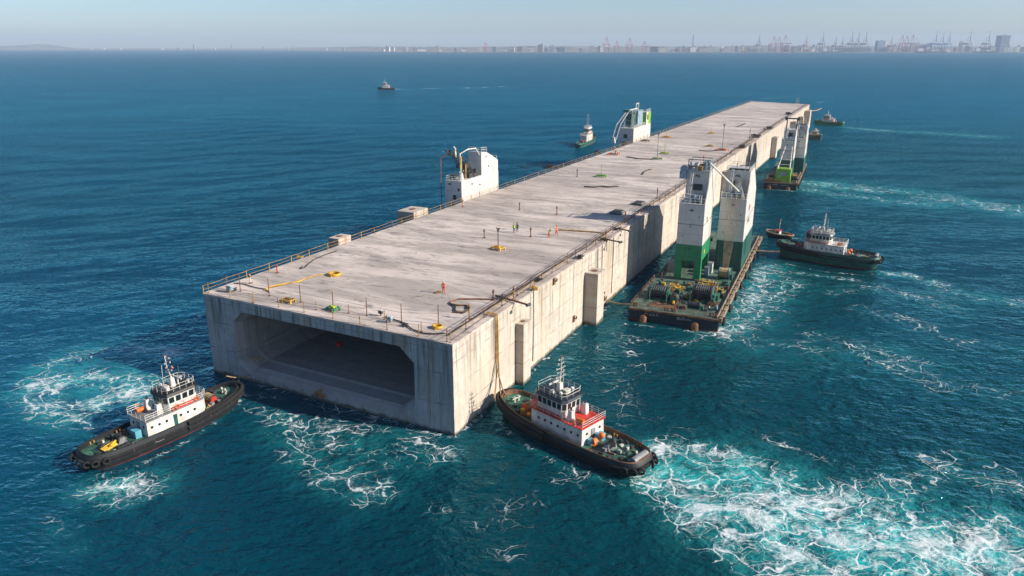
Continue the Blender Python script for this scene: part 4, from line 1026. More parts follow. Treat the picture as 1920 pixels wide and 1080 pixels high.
# ------------------------------------------------------------------ towers on the far side barges (left edge)
def side_barge(label, u0, v0, v1, kind, Ls):
    c = tw(0, u0, 0)
    t = thing('placing_barge', label, 'barge', (c.x, c.y, 0), TROT, 'placing barges beside the tunnel section')
    b = MB(); b.box(v0 - 4, v1 - .0, -14, Ls + 14, -1.2, 2.0); b.build('hull', M['navy'], t)
    b = MB(); b.box(v0 - 4.02, v1 + .02, -14.05, Ls + 14.05, 2.0, 2.12); b.build('deck', M['dullgreen'], t)
    zt = 15.7
    b = MB(); b.box(v0, v1, 0, Ls, 6, zt, tx=.08, ty=.0); T = b.build('tower', M['shaft'], t)
    b = MB(); b.box(v0 - .02, v1 + .02, -.02, Ls + .02, 2.1, 6.0); b.build('tower_base', M['shaftteal'], T)
    if kind == 1:
        b = MB(); y0, y1 = 9.0, Ls - .2
        b.add([(v0 + .8, y0, zt), (v1 - .06, y0, zt), (v1 - .06, y1, zt), (v0 + .8, y1, zt), (v0 + .8, y0, 20.9), (v1 - .06, y0, 20.9), (v1 - .06, y0 + 2.6, 20.6), (v0 + .8, y0 + 2.6, 20.6), (v1 - .06, y1, 18.2), (v0 + .8, y1, 18.2)],
              [(4, 5, 6, 7), (0, 1, 5, 4), (1, 2, 8, 6, 5), (3, 0, 4, 7, 9), (7, 6, 8, 9), (2, 3, 9, 8)]); b.build('machine_house', M['shaft'], T)
        b = MB(); rail(b, [(v0 + .9, y0 + .1, 20.9), (v1 - .1, y0 + .1, 20.9), (v1 - .1, y0 + 2.6, 20.7)], 1, .045, 2, .8); rail(b, [(v0 + .2, .2, zt), (v1 - .2, .2, zt)], .9, .045, 2, .7); rail(b, [(v0 + .2, .2, zt), (v0 + .2, 8, zt)], .9, .045, 2, .9); rail(b, [(v1 - .2, y1 - .3, 18.2), (v0 + .9, y1 - .3, 18.2)], 1, .04, 2, 1); b.build('railing', M['offwhite'], T)
        for k, (x, m) in enumerate(((v0 + 1.3, 'darksteel'), (v0 + 2.9, 'darksteel'))):
            b = MB(); A_, B_ = Vector((x + .7, 6.4, zt)), Vector((x - 1.3, 2.2, zt + 5.4))
            for dx, dz in ((-.35, 0), (.35, 0), (-.35, .8), (.35, .8)): b.tube([A_ + Vector((dx, 0, dz)), A_.lerp(B_, .5) + Vector((dx, -.1, dz + .5)), B_ + Vector((dx, 0, dz))], .1, 5)
            for j in range(9):
                p = A_.lerp(B_, j / 9) + Vector((0, 0, .3)); q = A_.lerp(B_, (j + 1) / 9) + Vector((0, 0, .5)); b.bar(p + Vector((-.35, 0, -.1)), q + Vector((.35, 0, .4)), .06, 4); b.bar(p + Vector((.35, 0, -.1)), q + Vector((-.35, 0, .4)), .06, 4)
            b.torus(B_ + Vector((0, -.3, .4)), .6, .14, 'x', 12, 6); b.cbox(x - .1, 4.0, zt + 2.2, .7, 1.2, .9); b.build('jib_arm', M[m], T)
            b = MB(); b.tube([(x + .9, 6.8, zt + .4), (x - .1, 4.4, zt + 3.4)], .2, 6); b.build('jib_ram', M[('white', 'rust')[k]], T)
        b = MB(); b.tube([(v0 + .6, 1.5, zt + 5.8), (v0 - 1.0, .6, zt + 4.8), (v0 - 1.2, .5, zt + 4.6)], .16, 6); b.bar((v0 - 1.2, .5, zt + 4.7), (v0 - 1.0, -.2, 1.9), .1, 5); b.build('hose_davit', M['rust'], T)
        b = MB(); b.tube([(v0 + 2.9, 2, zt), (v0 + 2.8, 2, zt + 5.6), (v0 + 3.3, 4.5, zt + 6.3), (v0 + 3.6, 7.5, zt + 6.2), (v0 + 3.8, 8.8, zt + 4.6)], .13, 6); b.tube([(v0 + 1.7, 2, zt + 4.8), (v0 + 1.5, 2.2, zt + 6.6), (v0 + 1.1, 2.2, zt + 7)], .2, 6); b.build('gantry_frame', M['white'], T)
        b = MB(); b.cyl(v0 + 3.3, 1.4, zt, zt + 1.6, .7, 8, .35); b.build('pedestal', M['offwhite'], T)
        b = MB(); b.cyl(v0 + 3.1, 3.8, zt, zt + 3.2, .13, 6); b.cyl(v0 + 3.0, 2.1, zt + 2, zt + 5, .17, 6); b.each('hydraulic_ram', M['yellow'], T)
        b = MB(); b.drum((v0 + 1.2, 1.6, zt + .6), 'x', .45, .9); b.cbox(v0 + 3.2, 5.4, zt, 1, 2.2, 1); b.cbox(v0 + 3.3, 7.7, zt, .8, 1, 1.6); b.build('terrace_winch', M['darksteel'], T)
        b = MB(); 
        for (x, z, w, h) in ((.9, 14.8, .7, .3), (3.2, 13.6, .5, .5), (2.0, 11.6, .8, 1.0), (1.6, 9.4, 1.6, 1.2)): b.box(v0 + x, v0 + x + w, -.06, .02, z, z + h)
        for (y, z) in ((4.4, 14.3), (11.0, 19.5), (12.2, 17.2), (8, 13.6)): b.box(v1 - .1, v1 + .04, y, y + .35, z, z + .35)
        b.each('hatch_opening', M['darksteel'], T)
    else:
        b = MB(); b.box(v0 + .5, v1 - 1.2, Ls - 13, Ls - 6.8, zt, 21.2); b.build('machine_house', M['bluegrey'], T)
        b = MB(); b.box(v0 + 1.2, v1 - .1, Ls - 6, Ls - .4, zt, 20.2); g = b.build('control_cabin', M['offwhite'], T)
        d = MB(); d.box(v1 - .1, v1 - .04, Ls - 3.6, Ls - .4, zt + .2, 20.1); d.box(v0 + 2.8, v1 - .1, Ls - 6.06, Ls - 6, zt + .2, 20); d.each('lime_panel', M['lime'], g)
        for y in (Ls - 5, Ls - 2.8):
            d = MB(); d.box(v1 - .12, v1 - .06, y, y + 1.2, 17.4, 19.2); d.build('window', M['glass'], g)
        b = MB(); rail(b, [(v0 + 1.3, Ls - 5.9, 20.2), (v1 - .2, Ls - 5.9, 20.2), (v1 - .2, Ls - .5, 20.2)], 1, .05, 2, 1.2); rail(b, [(v0 + .2, .2, zt), (v1 - .2, .2, zt), (v1 - .2, Ls - 7, zt)], 1, .05, 2, 1.2); b.build('railing', M['offwhite'], T)
        b = MB()   # tall boom leaning out over the deck edge
        for s in (-.7, .7): b.tube([(v0 + 2 + s * .5, 2, zt + 5.6), (v0 + .8 + s, -4, zt + 1.5), (v0 + 1.4 + s, -10, 12.6)], .28, 6)
        for k in range(9):
            a = k / 8; p = Vector((v0 + 2, 2, zt + 5.6)).lerp(Vector((v0 + 1.4, -10, 12.6)), a); b.bar(p + Vector((-.7, 0, -.6 * a)), p + Vector((.7, 0, -.6 * a)), .12, 4)
        b.build('jib_arm', M['steel'], T)
        b = MB(); b.tube([(v0 + 3.4, 3, zt), (v0 + 3.4, 3, zt + 6)], .22, 6); b.bar((v0 + 2.2, 2, zt + 6), (v0 + 3.5, 9, zt + 6.3), .2, 5); b.bar((v0 + 3.2, 8, zt + 5.5), (v0 + 3.2, 8, zt + 8), .18, 5); b.bar((v0 + 3.2, 8, zt + 8), (v0 + 3.2, 11, zt + 8), .18, 5); b.bar((v0 + 3.2, 11, zt + 8), (v0 + 3.2, 11, zt + 5.5), .18, 5); b.build('gantry_frame', M['white'], T)
        b = MB(); b.cbox(v0 + 2.4, 5, zt, 2.4, 3, 4.6); b.cbox(v0 + 1.6, 3, zt + 5.4, 2.0, 3, .8); b.build('motor_housing', M['greenmach'], T)
        b = MB()
        for x in (v0 + 1, v0 + 3.8):
            for y in (2, 6): b.bar((x, y, zt), (x, y, zt + 5.4), .1, 4)
            b.bar((x, 2, zt + 5.4), (x, 6, zt + 5.4), .1, 4); b.bar((x, 2, zt), (x, 6, zt + 5.4), .06, 4)
        for y in (2, 6): b.bar((v0 + 1, y, zt + 5.4), (v0 + 3.8, y, zt + 5.4), .1, 4); b.bar((v0 + 1, y, zt + 2.6), (v0 + 3.8, y, zt + 2.6), .07, 4)
        b.build('lattice_frame', M['steel'], T)
        b = MB(); b.box(v0 + 1.6, v0 + 3.0, -.05, .02, 12.2, 13.6); b.box(v0 + 1.4, v0 + 2.4, -.05, .02, 9, 11); b.each('hatch_opening', M['darksteel'], T)
        b = MB(); b.box(v0 + .8, v0 + 2.2, -11.2, -10, 11.6, 13.6, tx=.3, ty=.3); bf = b.build('boom_foot', M['offwhite'], T)
    return t
side_barge('barge behind the left edge whose white tower carries dark curved jib arms', 71.0, -44.2, -39.95, 1, 17.2)
side_barge('barge behind the left edge with lime control cabin and long grey boom', 191.0, -44.6, -39.3, 2, 21)
# ------------------------------------------------------------------ rails along the deck edges
def deck_rail(name, label, P0, P1, n, h, rows, mats, skip=(), lean=0, tall=0, cat='railing', group=None):
    """posts every so often (each a part) with wires or pipes between them"""
    P0, P1 = Vector(P0), Vector(P1); d = P1 - P0
    t = thing(name, label, cat, tw(P0.x, P0.y, DZ), TROT, group)
    inv = -Vector((P0.x, P0.y, DZ)); rnd = random.Random(int(d.length * 10) + n)
    protos = []
    for v in range(3):
        b = MB(); hh = h * (.85, 1.0, 1.25)[v]
        b.tube([(0, 0, 0), (.03 * (v - 1), .02 * v, hh)], .045 if h < 2 else .05, 5); b.cbox(0, 0, 0, .22, .22, .05)
        if v != 1: b.cbox(0, 0, hh * .55, .16, .16, .18)
        protos.append(b)
    first = [None] * 3
    for k in range(n):
        a = (k + rnd.uniform(-.18, .18) * (0 < k < n - 1)) / max(1, n - 1); p = d * a; v = rnd.choice((0, 1, 1, 2)); m = rnd.choice(mats)
        key = v
        if first[key] is None: q = first[key] = protos[v].build('post', M[m], t, (p.x, p.y, 0))
        else: q = first[key].copy(); COL.objects.link(q); q.parent = t; q.location = (p.x, p.y, 0)
        q.rotation_euler[2] = rnd.uniform(-.5, .5)
    for r_ in rows:
        b = MB(); pts = []
        N = n * 3
        for k in range(N + 1):
            a = k / N; sag = -.07 * math.sin(math.pi * ((k % 3) / 3)) ; p = d * a
            pts.append((p.x + rnd.uniform(-.02, .02), p.y, r_[0] * h + sag + rnd.uniform(-.03, .03)))
        b.tube(pts, r_[1], 5); b.build(r_[3] if len(r_) > 3 else 'rail', M[r_[2]], t)
    return t
lxy = lambda y, off: (lx(y) + off, y)
deck_rail('guard_rail', 'tan double pipe railing on short posts along the left edge of the concrete deck', lxy(.4, .35), lxy(lC.y - 1, .35), 98, 1.15, ((.98, .03, 'ochre'), (.5, .026, 'ochre')), ('ochre', 'rust', 'yellow'))
rx = lambda y: lD.x * y / TL
deck_rail('guard_rail', 'irregular rusty post railing along the sunlit right edge of the deck', (rx(.5) - 1.0, .5), (rx(TL) - 1.0, TL - 1), 92, 1.25, ((.95, .032, 'cable'), (.55, .03, 'cable')), ('rust', 'ochre', 'darksteel'))
deck_rail('guard_rail', 'low wire railing on rusty posts along the near edge above the portal', (-.5, .4), (lA.x + .6, lA.y + .4), 10, 1.45, ((.95, .018, 'rust'), (.5, .018, 'rust')), ('rust', 'ochre'))
def tall_poles():
    P = [dk(*p) for p in ((451, 546), (505, 555), (564, 567), (625, 580), (688, 592), (753, 605), (822, 607))]
    t = thing('pole_line', 'row of taller thin rusty poles standing inboard of the portal edge railing, strung with wire', 'pole line', tw(P[0].x, P[0].y), TROT)
    for p in P:
        b = MB(); b.tube([(0, 0, 0), (.04, 0, 2.45)], [.06, .05], 6); b.cbox(0, 0, 0, .3, .3, .05); b.build('pole', M['rust'], t, p - P[0])
    b = MB(); b.tube([p - P[0] + Vector((0, 0, 1.3)) for p in P], .016, 4); b.build('wire', M['rust'], t)
    for px0, py0 in ((475, 568), (593, 581), (654, 587), (721, 599), (790, 622)):
        p = dk(px0, py0)
        q = thing('stake', 'x', 'stake', tw(p.x, p.y), 0)
        b = MB(); b.tube([(0, 0, 0), (.02, 0, 1.15)], .05, 6); b.build('rod', M['ochre'], q); b = MB(); b.cbox(0, 0, 0, .26, .26, .06); b.build('foot_plate', M['rust'], q)
        q['label'] = 'short yellowish stake %s, near the portal edge' % dict([(475, 'nearest the left corner'), (593, 'between the yellow and the green frames'), (654, 'just right of the green frame'), (721, 'beside the dark grey box'), (790, 'behind the black cable')])[px0]; q['group'] = 'short stakes near the portal edge'
tall_poles()
# pipes and cables running along the right edge
def edge_runs():
    for k, (off, r, m, lab, y0, y1) in enumerate(((-1.75, .07, 'cable', 'thick black cable lying along the right edge of the deck', 2, 395), (-1.45, .055, 'ochre', 'yellowish hose lying beside the black cable along the right deck edge', 2, 300),
                                         (-2.3, .05, 'rust', 'rust coloured pipe running just inboard of the right edge cables', 6, 330), (-.45, .045, 'timber', 'pale thin pipe outermost along the right deck edge', 1, 210))):
        rnd = random.Random(k); pts = []; y = y0; o = 0
        while y < y1:
            o = o * .8 + rnd.uniform(-.16, .16); pts.append((rx(y) + off + o, y, .08 + r + rnd.uniform(0, .05))); y += rnd.uniform(2, 4)
        c = tw(*pts[0][:2]); b = MB(); p0 = Vector(pts[0]); b.tube([Vector(p) - Vector((p0.x, p0.y, 0)) for p in pts], r, 6)
        ob = b.build('cable' if m == 'cable' else 'hose' if m == 'ochre' else 'pipe', M[m], None, c, TROT); tag(ob, lab, 'cable' if m == 'cable' else 'hose' if m == 'ochre' else 'pipe')
edge_runs()
def line_on(name, lab, cat, pxs, r, m, z=.06, wob=.0):
    P = [tw(*dk(*p)[:2]) for p in pxs]; p0 = P[0].copy(); b = MB(); Q = []
    for a, c in zip(P[:-1], P[1:]):
        for k in range(4): q = a.lerp(c, k / 4) - p0; Q.append(q + Vector((R.uniform(-wob, wob), R.uniform(-wob, wob), z + r * .8)))
    Q.append(P[-1] - p0 + Vector((0, 0, z)))
    Q2 = [Q[0]] + [(Q[i - 1] + Q[i] * 2 + Q[i + 1]) / 4 for i in range(1, len(Q) - 1)] + [Q[-1]]
    b.tube(Q2, r, 6); return tag(b.build(name, M[m], None, p0), lab, cat)
line_on('hose', 'yellow hose running from the coil toward the left corner of the deck', 'hose', [(609, 515), (585, 519), (560, 530), (535, 533), (505, 539), (496, 545)], .08, 'yellow', wob=.08)
line_on('hose', 'second yellow hose lying just in front of the first near the left corner', 'hose', [(580, 522), (545, 532), (520, 538), (500, 541)], .07, 'ochre', wob=.08)
line_on('cable', 'dark cable winding from the left corner posts to the hose end', 'cable', [(438, 532), (460, 534), (476, 540), (498, 543), (505, 549)], .07, 'cable', wob=.1)
line_on('cable', 'dark cable trailing along the left railing and curling at a loop', 'cable', [(632, 471), (612, 478), (592, 486), (580, 494), (572, 503), (563, 505), (567, 500)], .07, 'cable', wob=.08)
line_on('hose', 'brown hose bent in an S shape near the right front corner of the deck', 'hose', [(925, 563), (890, 562), (860, 562), (846, 567), (844, 571), (858, 574), (876, 574), (880, 580), (866, 588), (848, 586)], .1, 'rust', wob=.05)
line_on('hose', 'black hose looping beside the S shaped brown hose', 'hose', [(846, 572), (855, 577), (852, 584), (868, 589), (878, 583), (874, 576)], .1, 'cable', wob=.05)
line_on('cable', 'black cable lying behind the railing above the right side of the portal', 'cable', [(720, 595), (735, 600), (755, 606), (775, 620), (795, 627), (815, 628), (834, 626)], .08, 'cable', wob=.06)
line_on('hose', 'long ochre hose stretched from the orange worker to the right edge', 'hose', [(1047, 432), (1080, 434), (1110, 436), (1130, 438)], .12, 'ochre', wob=.06)
line_on('cable', 'dark crooked cable lying across the middle of the deck', 'cable', [(1096, 351), (1112, 352), (1128, 350), (1140, 352), (1160, 350)], .14, 'cable', wob=.12)
line_on('cable', 'short curved dark cable right of the green deck fitting', 'cable', [(1205, 328), (1208, 322), (1215, 320), (1221, 318)], .14, 'cable', wob=.1)
line_on('cable', 'thin dark cable left of the light mast in the middle of the deck', 'cable', [(1175, 295), (1200, 299), (1225, 299)], .14, 'cable', wob=.1)
line_on('cable', 'dark cable reaching left from the farther light mast', 'cable', [(1310, 283), (1330, 284), (1350, 283), (1362, 281)], .14, 'cable', wob=.1)
line_on('cable', 'distant dark cable curving on the far half of the deck', 'cable', [(1382, 238), (1390, 236), (1397, 232)], .2, 'cable', wob=.1)

# ------------------------------------------------------------------ fittings on the deck
def dthing(name, lab, cat, px, group=None, rz=0):
    p = dk(*px); return thing(name, lab, cat, tw(p.x, p.y), TROT + rz, group)
def coil(lab, px, s, m='yellow', n=6):
    t = dthing('hose_coil', lab, 'hose coil', px, 'coils on the deck')
    for k in range(n):
        b = MB(); b.torus((R.uniform(-.06, .06), R.uniform(-.06, .06), .1 + .1 * (k // 2)), s * (1 - .13 * (k % 2)), .09, 'z', 18, 6, 1, .85); b.build('hose_loop', M[m], t)
    b = MB(); b.tube([(-s, 0, .1), (-s * .6, -s * .9, .12), (s * .3, -s * 1.05, .1)], .09, 6); b.build('loose_end', M[m], t)
coil('yellow hose coil with an open middle on the left part of the deck', (627, 516), .95)
coil('yellow hose pile at the railing above the portal, right of centre', (820, 615), .6, n=5)
coil('small ochre coil by the left railing', (562, 483), .55, 'ochre', 4)
def yframe(lab, px, s, m='yellow', pole=0, m2='yellow', group='steel frames on the deck', head=False):
    t = dthing('deck_frame', lab, 'deck fitting', px, group, R.uniform(-.3, .3))
    b = MB(); w, d = s, s * .62
    for (x0, y0, x1, y1) in ((-w, -d, w, -d), (w, -d, w, d), (w, d, -w, d), (-w, d, -w, -d), (-w, 0, w, 0)): b.tube([(x0, y0, .42), (x1, y1, .42)], .09, 6)
    for x in (-w, w):
        for y in (-d, d): b.box(x - .09, x + .09, y - .09, y + .09, 0, .42)
    b.build('frame', M[m], t)
    b = MB(); b.cbox(.2 * s, 0, .3, s * .7, d * 1.1, .3); b.cyl(-.35 * s, 0, .3, .62, s * .22, 10); b.build('valve_box', M[m2], t)
    b = MB(); b.tube([(-w, -d, .1), (-w * 1.3, 0, .1), (-w * .9, d * 1.2, .12), (0, d * 1.3, .1)], .07, 6); b.build('hose', M[m], t)
    if pole:
        b = MB(); b.tube([(0, 0, .3), (0, 0, pole)], .07, 6)
        if head: b.bar((-.45, 0, pole), (.45, 0, pole), .07, 5); b.bar((0, -.3, pole - .2), (0, .3, pole - .2), .06, 5); b.bar((-.35, 0, pole), (0, 0, pole - .7), .05, 4); b.bar((.35, 0, pole), (0, 0, pole - .7), .05, 4)
        b.build('post', M['cable' if head else m], t)
yframe('yellow steel frame with a tall black post between the walkers and the portal', (934, 468), .95, pole=3.6, head=True)
yframe('low yellow frame at the left end of the portal railing', (541, 567), .72, m2='rust')
yframe('green and yellow frame in the middle of the portal railing', (625, 582), .7, m='green', m2='vest' if 'vest' in M else 'lime')
yframe('lime green base with a short yellow post in the middle of the deck', (1127, 332), 1.3, m='lime', pole=3.2, m2='green')
yframe('tall light mast with crosshead on a green base', (1232, 299), 1.3, m='green', pole=7.5, m2='yellow', head=True)
yframe('low yellow post and bracket right of the light mast', (1246, 289), 1.2, m='lime', pole=3.0)
yframe('dark mast with crosshead on an orange base near the right edge', (1354, 282), 1.6, m='orange', pole=8.2, m2='rust', head=True)
yframe('small yellow and black fitting left of the dark mast', (1331, 275), 1.1, m='yellow', m2='darksteel')
yframe('cluster of yellow and orange drums toward the left edge', (1250, 258), 1.5, m='yellow', m2='orange', pole=2.2)
yframe('small yellow fitting standing alone on the far deck', (1334, 251), 1.1, m='yellow', pole=2.4)
yframe('orange and white frame at the foot of the grey boom', (1151, 290), 1.5, m='orange', m2='white', pole=2.6)
for px in ((1210, 265),): yframe('dark low fitting beside the left edge past the lime cabin', px, 1.2, m='rust', m2='darksteel')
def post(lab, px, h, m, grp='marker posts on the deck'):
    t = dthing('marker_post', lab, 'post', px, grp)
    b = MB(); b.tube([(0, 0, 0), (0, 0, h)], .09, 6); b.build('shaft', M[m], t); b = MB(); b.cbox(0, 0, 0, .45, .45, .1); b.build('base_plate', M['rust'], t); b = MB(); b.cbox(0, 0, h * .7, .24, .24, .25); b.build('clamp', M['rust'], t)
for lab, px, h, m in (('rusty post left of the hi-vis pair', (908, 446), 1.6, 'rust'), ('red-brown post between the blue and the red-trousered workers', (995, 444), 1.7, 'rust'), ('rusty post beyond the workers, left of the tower shadow', (1044, 402), 1.7, 'rust'),
                      ('short rusty post farther left beyond the workers', (974, 394), 1.6, 'rust'), ('stub post on the middle of the deck by the left', (1082, 331), 2.0, 'cable'), ('red post inside the left railing', (520, 512), 1.3, 'red'),
                      ('pale post by the left corner', (470, 531), 1.3, 'offwhite'), ('brown post at the bend of the S shaped hose', (925, 563), 1.5, 'rust'), ('yellow post at the right edge behind the S shaped hose', (880, 598), 1.9, 'ochre'),
                      ('yellow post where the hoses go over the right edge', (963, 562), 1.9, 'ochre'), ('ochre post on the right edge left of the T beam', (1136, 452), 2.0, 'ochre'), ('post on the right edge near the tower shadow', (1172, 418), 2.2, 'rust'),
                      ('post at the corner of the tower shadow', (1232, 372), 2.4, 'rust'), ('dark post near the dark mast', (1405, 262), 4.0, 'cable'), ('yellow stub among the left railing', (868, 388), 1.6, 'yellow')): post(lab, px, h, m)
def tee_beam(lab, px0, px1):
    a, c = dk(*px0), dk(*px1); L = (c - a).length + 1; t = thing('mooring_beam', lab, 'beam', tw(a.x, a.y), TROT - .25, 'beams sticking out over the right edge')
    b = MB(); b.tube([(-1.5, 0, .25), (L, 0, .25)], .13, 6); b.build('beam', M['rust'], t)
    b = MB(); b.tube([(L - .1, -.35, .25), (L - .1, .35, .25)], .2, 8); b.build('beam_end', M['darksteel'], t)
    b = MB(); heap(b, -.6, 0, .05, .8, 8); b.build('rope_lashing', M['cable'], t)
    b = MB(); b.bar((-.2, 0, .2), (.25, -.7, -1.6), .06, 5); b.build('hanging_strop', M['cable'], t)
tee_beam('rusty beam poking over the right edge above the nearest wall block', (945, 562), (975, 574)); tee_beam('dark beam poking over the right edge left of the tower shadow', (1140, 452), (1158, 453)); tee_beam('bent bracket over the right edge inside the tower shadow', (1163, 432), (1172, 434))
def coaming(lab, px, s):
    t = dthing('hatch_coaming', lab, 'hatch', px); b = MB(); b.cbox(0, 0, 0, s, s * 1.4, .5); b.build('coaming', M['borec'], t); b = MB(); b.cbox(0, 0, .5, s * .8, s * 1.1, .08); b.build('hatch_cover', M['darksteel'], t)
    b = MB(); b.bar((-s * .3, 0, .58), (s * .3, 0, .58), .06, 5); b.build('grab_handle', M['rust'], t)
coaming('concrete hatch box in the tower shadow near the right edge', (1158, 400), 2.2)
coaming('square hatch lying across the tower shadow farther in', (1198, 383), 2.0)
for lab, px, s in (('loose tangle of dark rope at the right edge above the large wall block', (1010, 528), .7), ('yellow hose tangle lying along the right edge past the small wall block', (1000, 545), .8), ('dark rope tangle farther along the right edge, left of the T beam', (1085, 485), .8),
                   ('tangled gear beside the right edge beyond the near towers', (1390, 278), 1.6), ('rust coloured gear pile farther along the right edge', (1418, 258), 1.8), ('dark gear cluster on the right edge toward the far end', (1440, 243), 1.8),
                   ('gear pile near the far right corner', (1478, 215), 1.8), ('dark rope heap by the left railing past the first tower', (1030, 316), 1.5), ('dark clutter by the left railing beyond the boom foot', (1120, 288), 1.2), ('brown rope pile at the left corner posts', (438, 545), .5), ('small rope pile at the portal railing right of the middle', (760, 612), .45)):
    p = dk(*px); b = MB(); heap(b, 0, 0, .03, s, 12); tag(b.build('rope_heap', M['yellow' if 'yellow' in lab else 'cable'], None, tw(p.x, p.y), TROT), lab, 'rope', 'rope and gear piles on the deck')
for lab, px, m, s in (('dark grey box on a post at the portal railing', (714, 592), 'darksteel', .5), ('small blue and white box near the portal railing', (731, 605), 'bluegrey', .6), ('pale blue box lying by the left corner', (432, 548), 'bluegrey', .8)):
    t = dthing('control_box', lab, 'box', px, 'boxes near the portal railing'); b = MB(); b.cbox(0, 0, .3, s, s * .7, s * .8); b.build('case', M[m], t); b = MB(); b.cbox(0, 0, 0, .12, .12, .3); b.build('leg', M['rust'], t); b = MB(); b.cbox(0, 0, .3 + s * .8, s * 1.1, s * .8, .05); b.build('lid', M['white'], t)

# hoses hanging from the deck edge to the centre tug, and other lines between things
def hang(name, lab, cat, A, B_, sag, r, m, group=None):
    A, B_ = Vector(A), Vector(B_); b = MB()
    b.tube([A.lerp(B_, t) - A - Vector((0, 0, sag * 4 * t * (1 - t))) for t in [k / 14 for k in range(15)]], r, 6)
    return tag(b.build(name, M[m], None, A), lab, cat, group)
def wallp(y, z, off=.25): return tw(rx(y) + off, y, z)
bowp = at(940, 748, 2.4)
for k, (dy, m) in enumerate(((0, 'ochre'), (.35, 'ochre'), (-.3, 'timber'))):
    a = wallp(10.2 + dy, DZ + .05, .2); b = MB()
    q = wallp(10.3 + dy, 5.5, .25); e = bowp + Vector((.9 * k - .9, .4, 0))
    pts = [tw(rx(10) - 1.2, 10.2 + dy, DZ + .2), a + Vector((0, 0, .1)), wallp(10.2 + dy, DZ - 1.2, .22), q]
    for t in (.25, .5, .75, 1): pts.append(q.lerp(e, t) - Vector((0, 0, 2.2 * t * (1 - t) * 2)))
    b.tube([p - a for p in pts], .085, 6)
    tag(b.build('hose', M[m], None, a), ('yellow hose hanging down the sunlit wall to the centre tug, left strand', 'yellow hose hanging down the sunlit wall to the centre tug, right strand', 'thin brown line hanging beside the yellow hoses on the sunlit wall')[k], 'hose')
hang('tow_line', 'slack tan tow line from the left tug bow to the foot of the portal', 'rope', at(425, 705, 3.4), at(468, 703, 1.3), .3, .09, 'rope')
hang('mooring_line', 'taut mooring line from the near barge corner to the sunlit wall', 'rope', at(1180, 570, 2.5), wallp(51, 1.3, .1), .3, .1, 'rope')
hang('tow_beam', 'stout tan tow bar between the barge side and the dark green tug', 'rope', at(1418, 470, 2.2), at(1462, 472, 2.4), .1, .2, 'timber')
hang('mooring_line', 'line from the tug beyond the far right corner to the tunnel end', 'rope', tw(lD.x, TL - 3, 9), at(1540, 203, 3), 1.0, .35, 'timber')
for (y, lab) in ((47.0, 'dark vertical cable on the sunlit wall past the large block'), (49.2, 'second dark cable hanging on the wall, before the small ladder'), (55, 'third dark cable hanging on the wall near the barge'), (21.5, 'rusty vertical cable on the wall just right of the small block')):
    b = MB(); b.tube([(0, 0, 0), (.1, 0, -.4), (.12, .05, -5), (.08, -.03, -10.6)], .055, 5); tag(b.build('hanging_cable', M['cable'], None, wallp(y, DZ + .05, 0), TROT), lab, 'cable', 'cables hanging on the sunlit wall')
def bitt(lab, y, z):
    t = thing('wall_bracket', lab, 'bracket', wallp(y, z, 0), TROT, 'iron brackets on the sunlit wall'); b = MB(); b.box(0, .25, -.3, .3, -.5, .5); b.build('plate', M['rust'], t); b = MB(); b.tube([(.2, 0, 0), (.55, 0, .1), (.55, 0, .5)], .1, 6); b.build('hook', M['darksteel'], t)
bitt('dark iron bracket low on the wall before the large block', 36.8, 2.4); bitt('iron bracket just under the deck edge before the large block', 28.5, 11.0); bitt('iron bracket low on the wall past the large block', 49.8, 2.6); bitt('small bracket with line on the sill right of the portal tug', 50.9, 1.4)
t = thing('bow_line_post', 'rusty iron fitting bolted on the middle of the portal sill', 'bracket', tw(fx(19.5), fy(19.5) - .05, .9), TROT)
b = MB(); b.box(-.6, .6, -.25, 0, -.2, .25); b.build('plate', M['rust'], t)
b = MB(); b.tube([(0, -.1, .2), (.1, -.2, .9), (.5, -.2, 1.0)], .13, 6); b.tube([(-.9, -.2, .1), (-.5, -.3, .5), (.9, -.2, .1)], .1, 6); b.build('hook', M['ochre'], t)
p = tw(fx(7.6), fy(7.6) + .9, 3.0); b = MB(); heap(b, 0, 0, 0, .9, 9); tag(b.build('rope_heap', M['rope'], None, p, TROT), 'tan rope draped inside the lower left haunch of the portal', 'rope')
b = MB(); b.cbox(0, 0, 0, .9, .6, .7); tag(b.build('toolbox', M['red'], None, tw(fx(13), 12, 1.9), TROT), 'red box standing deep inside the dark portal', 'box')

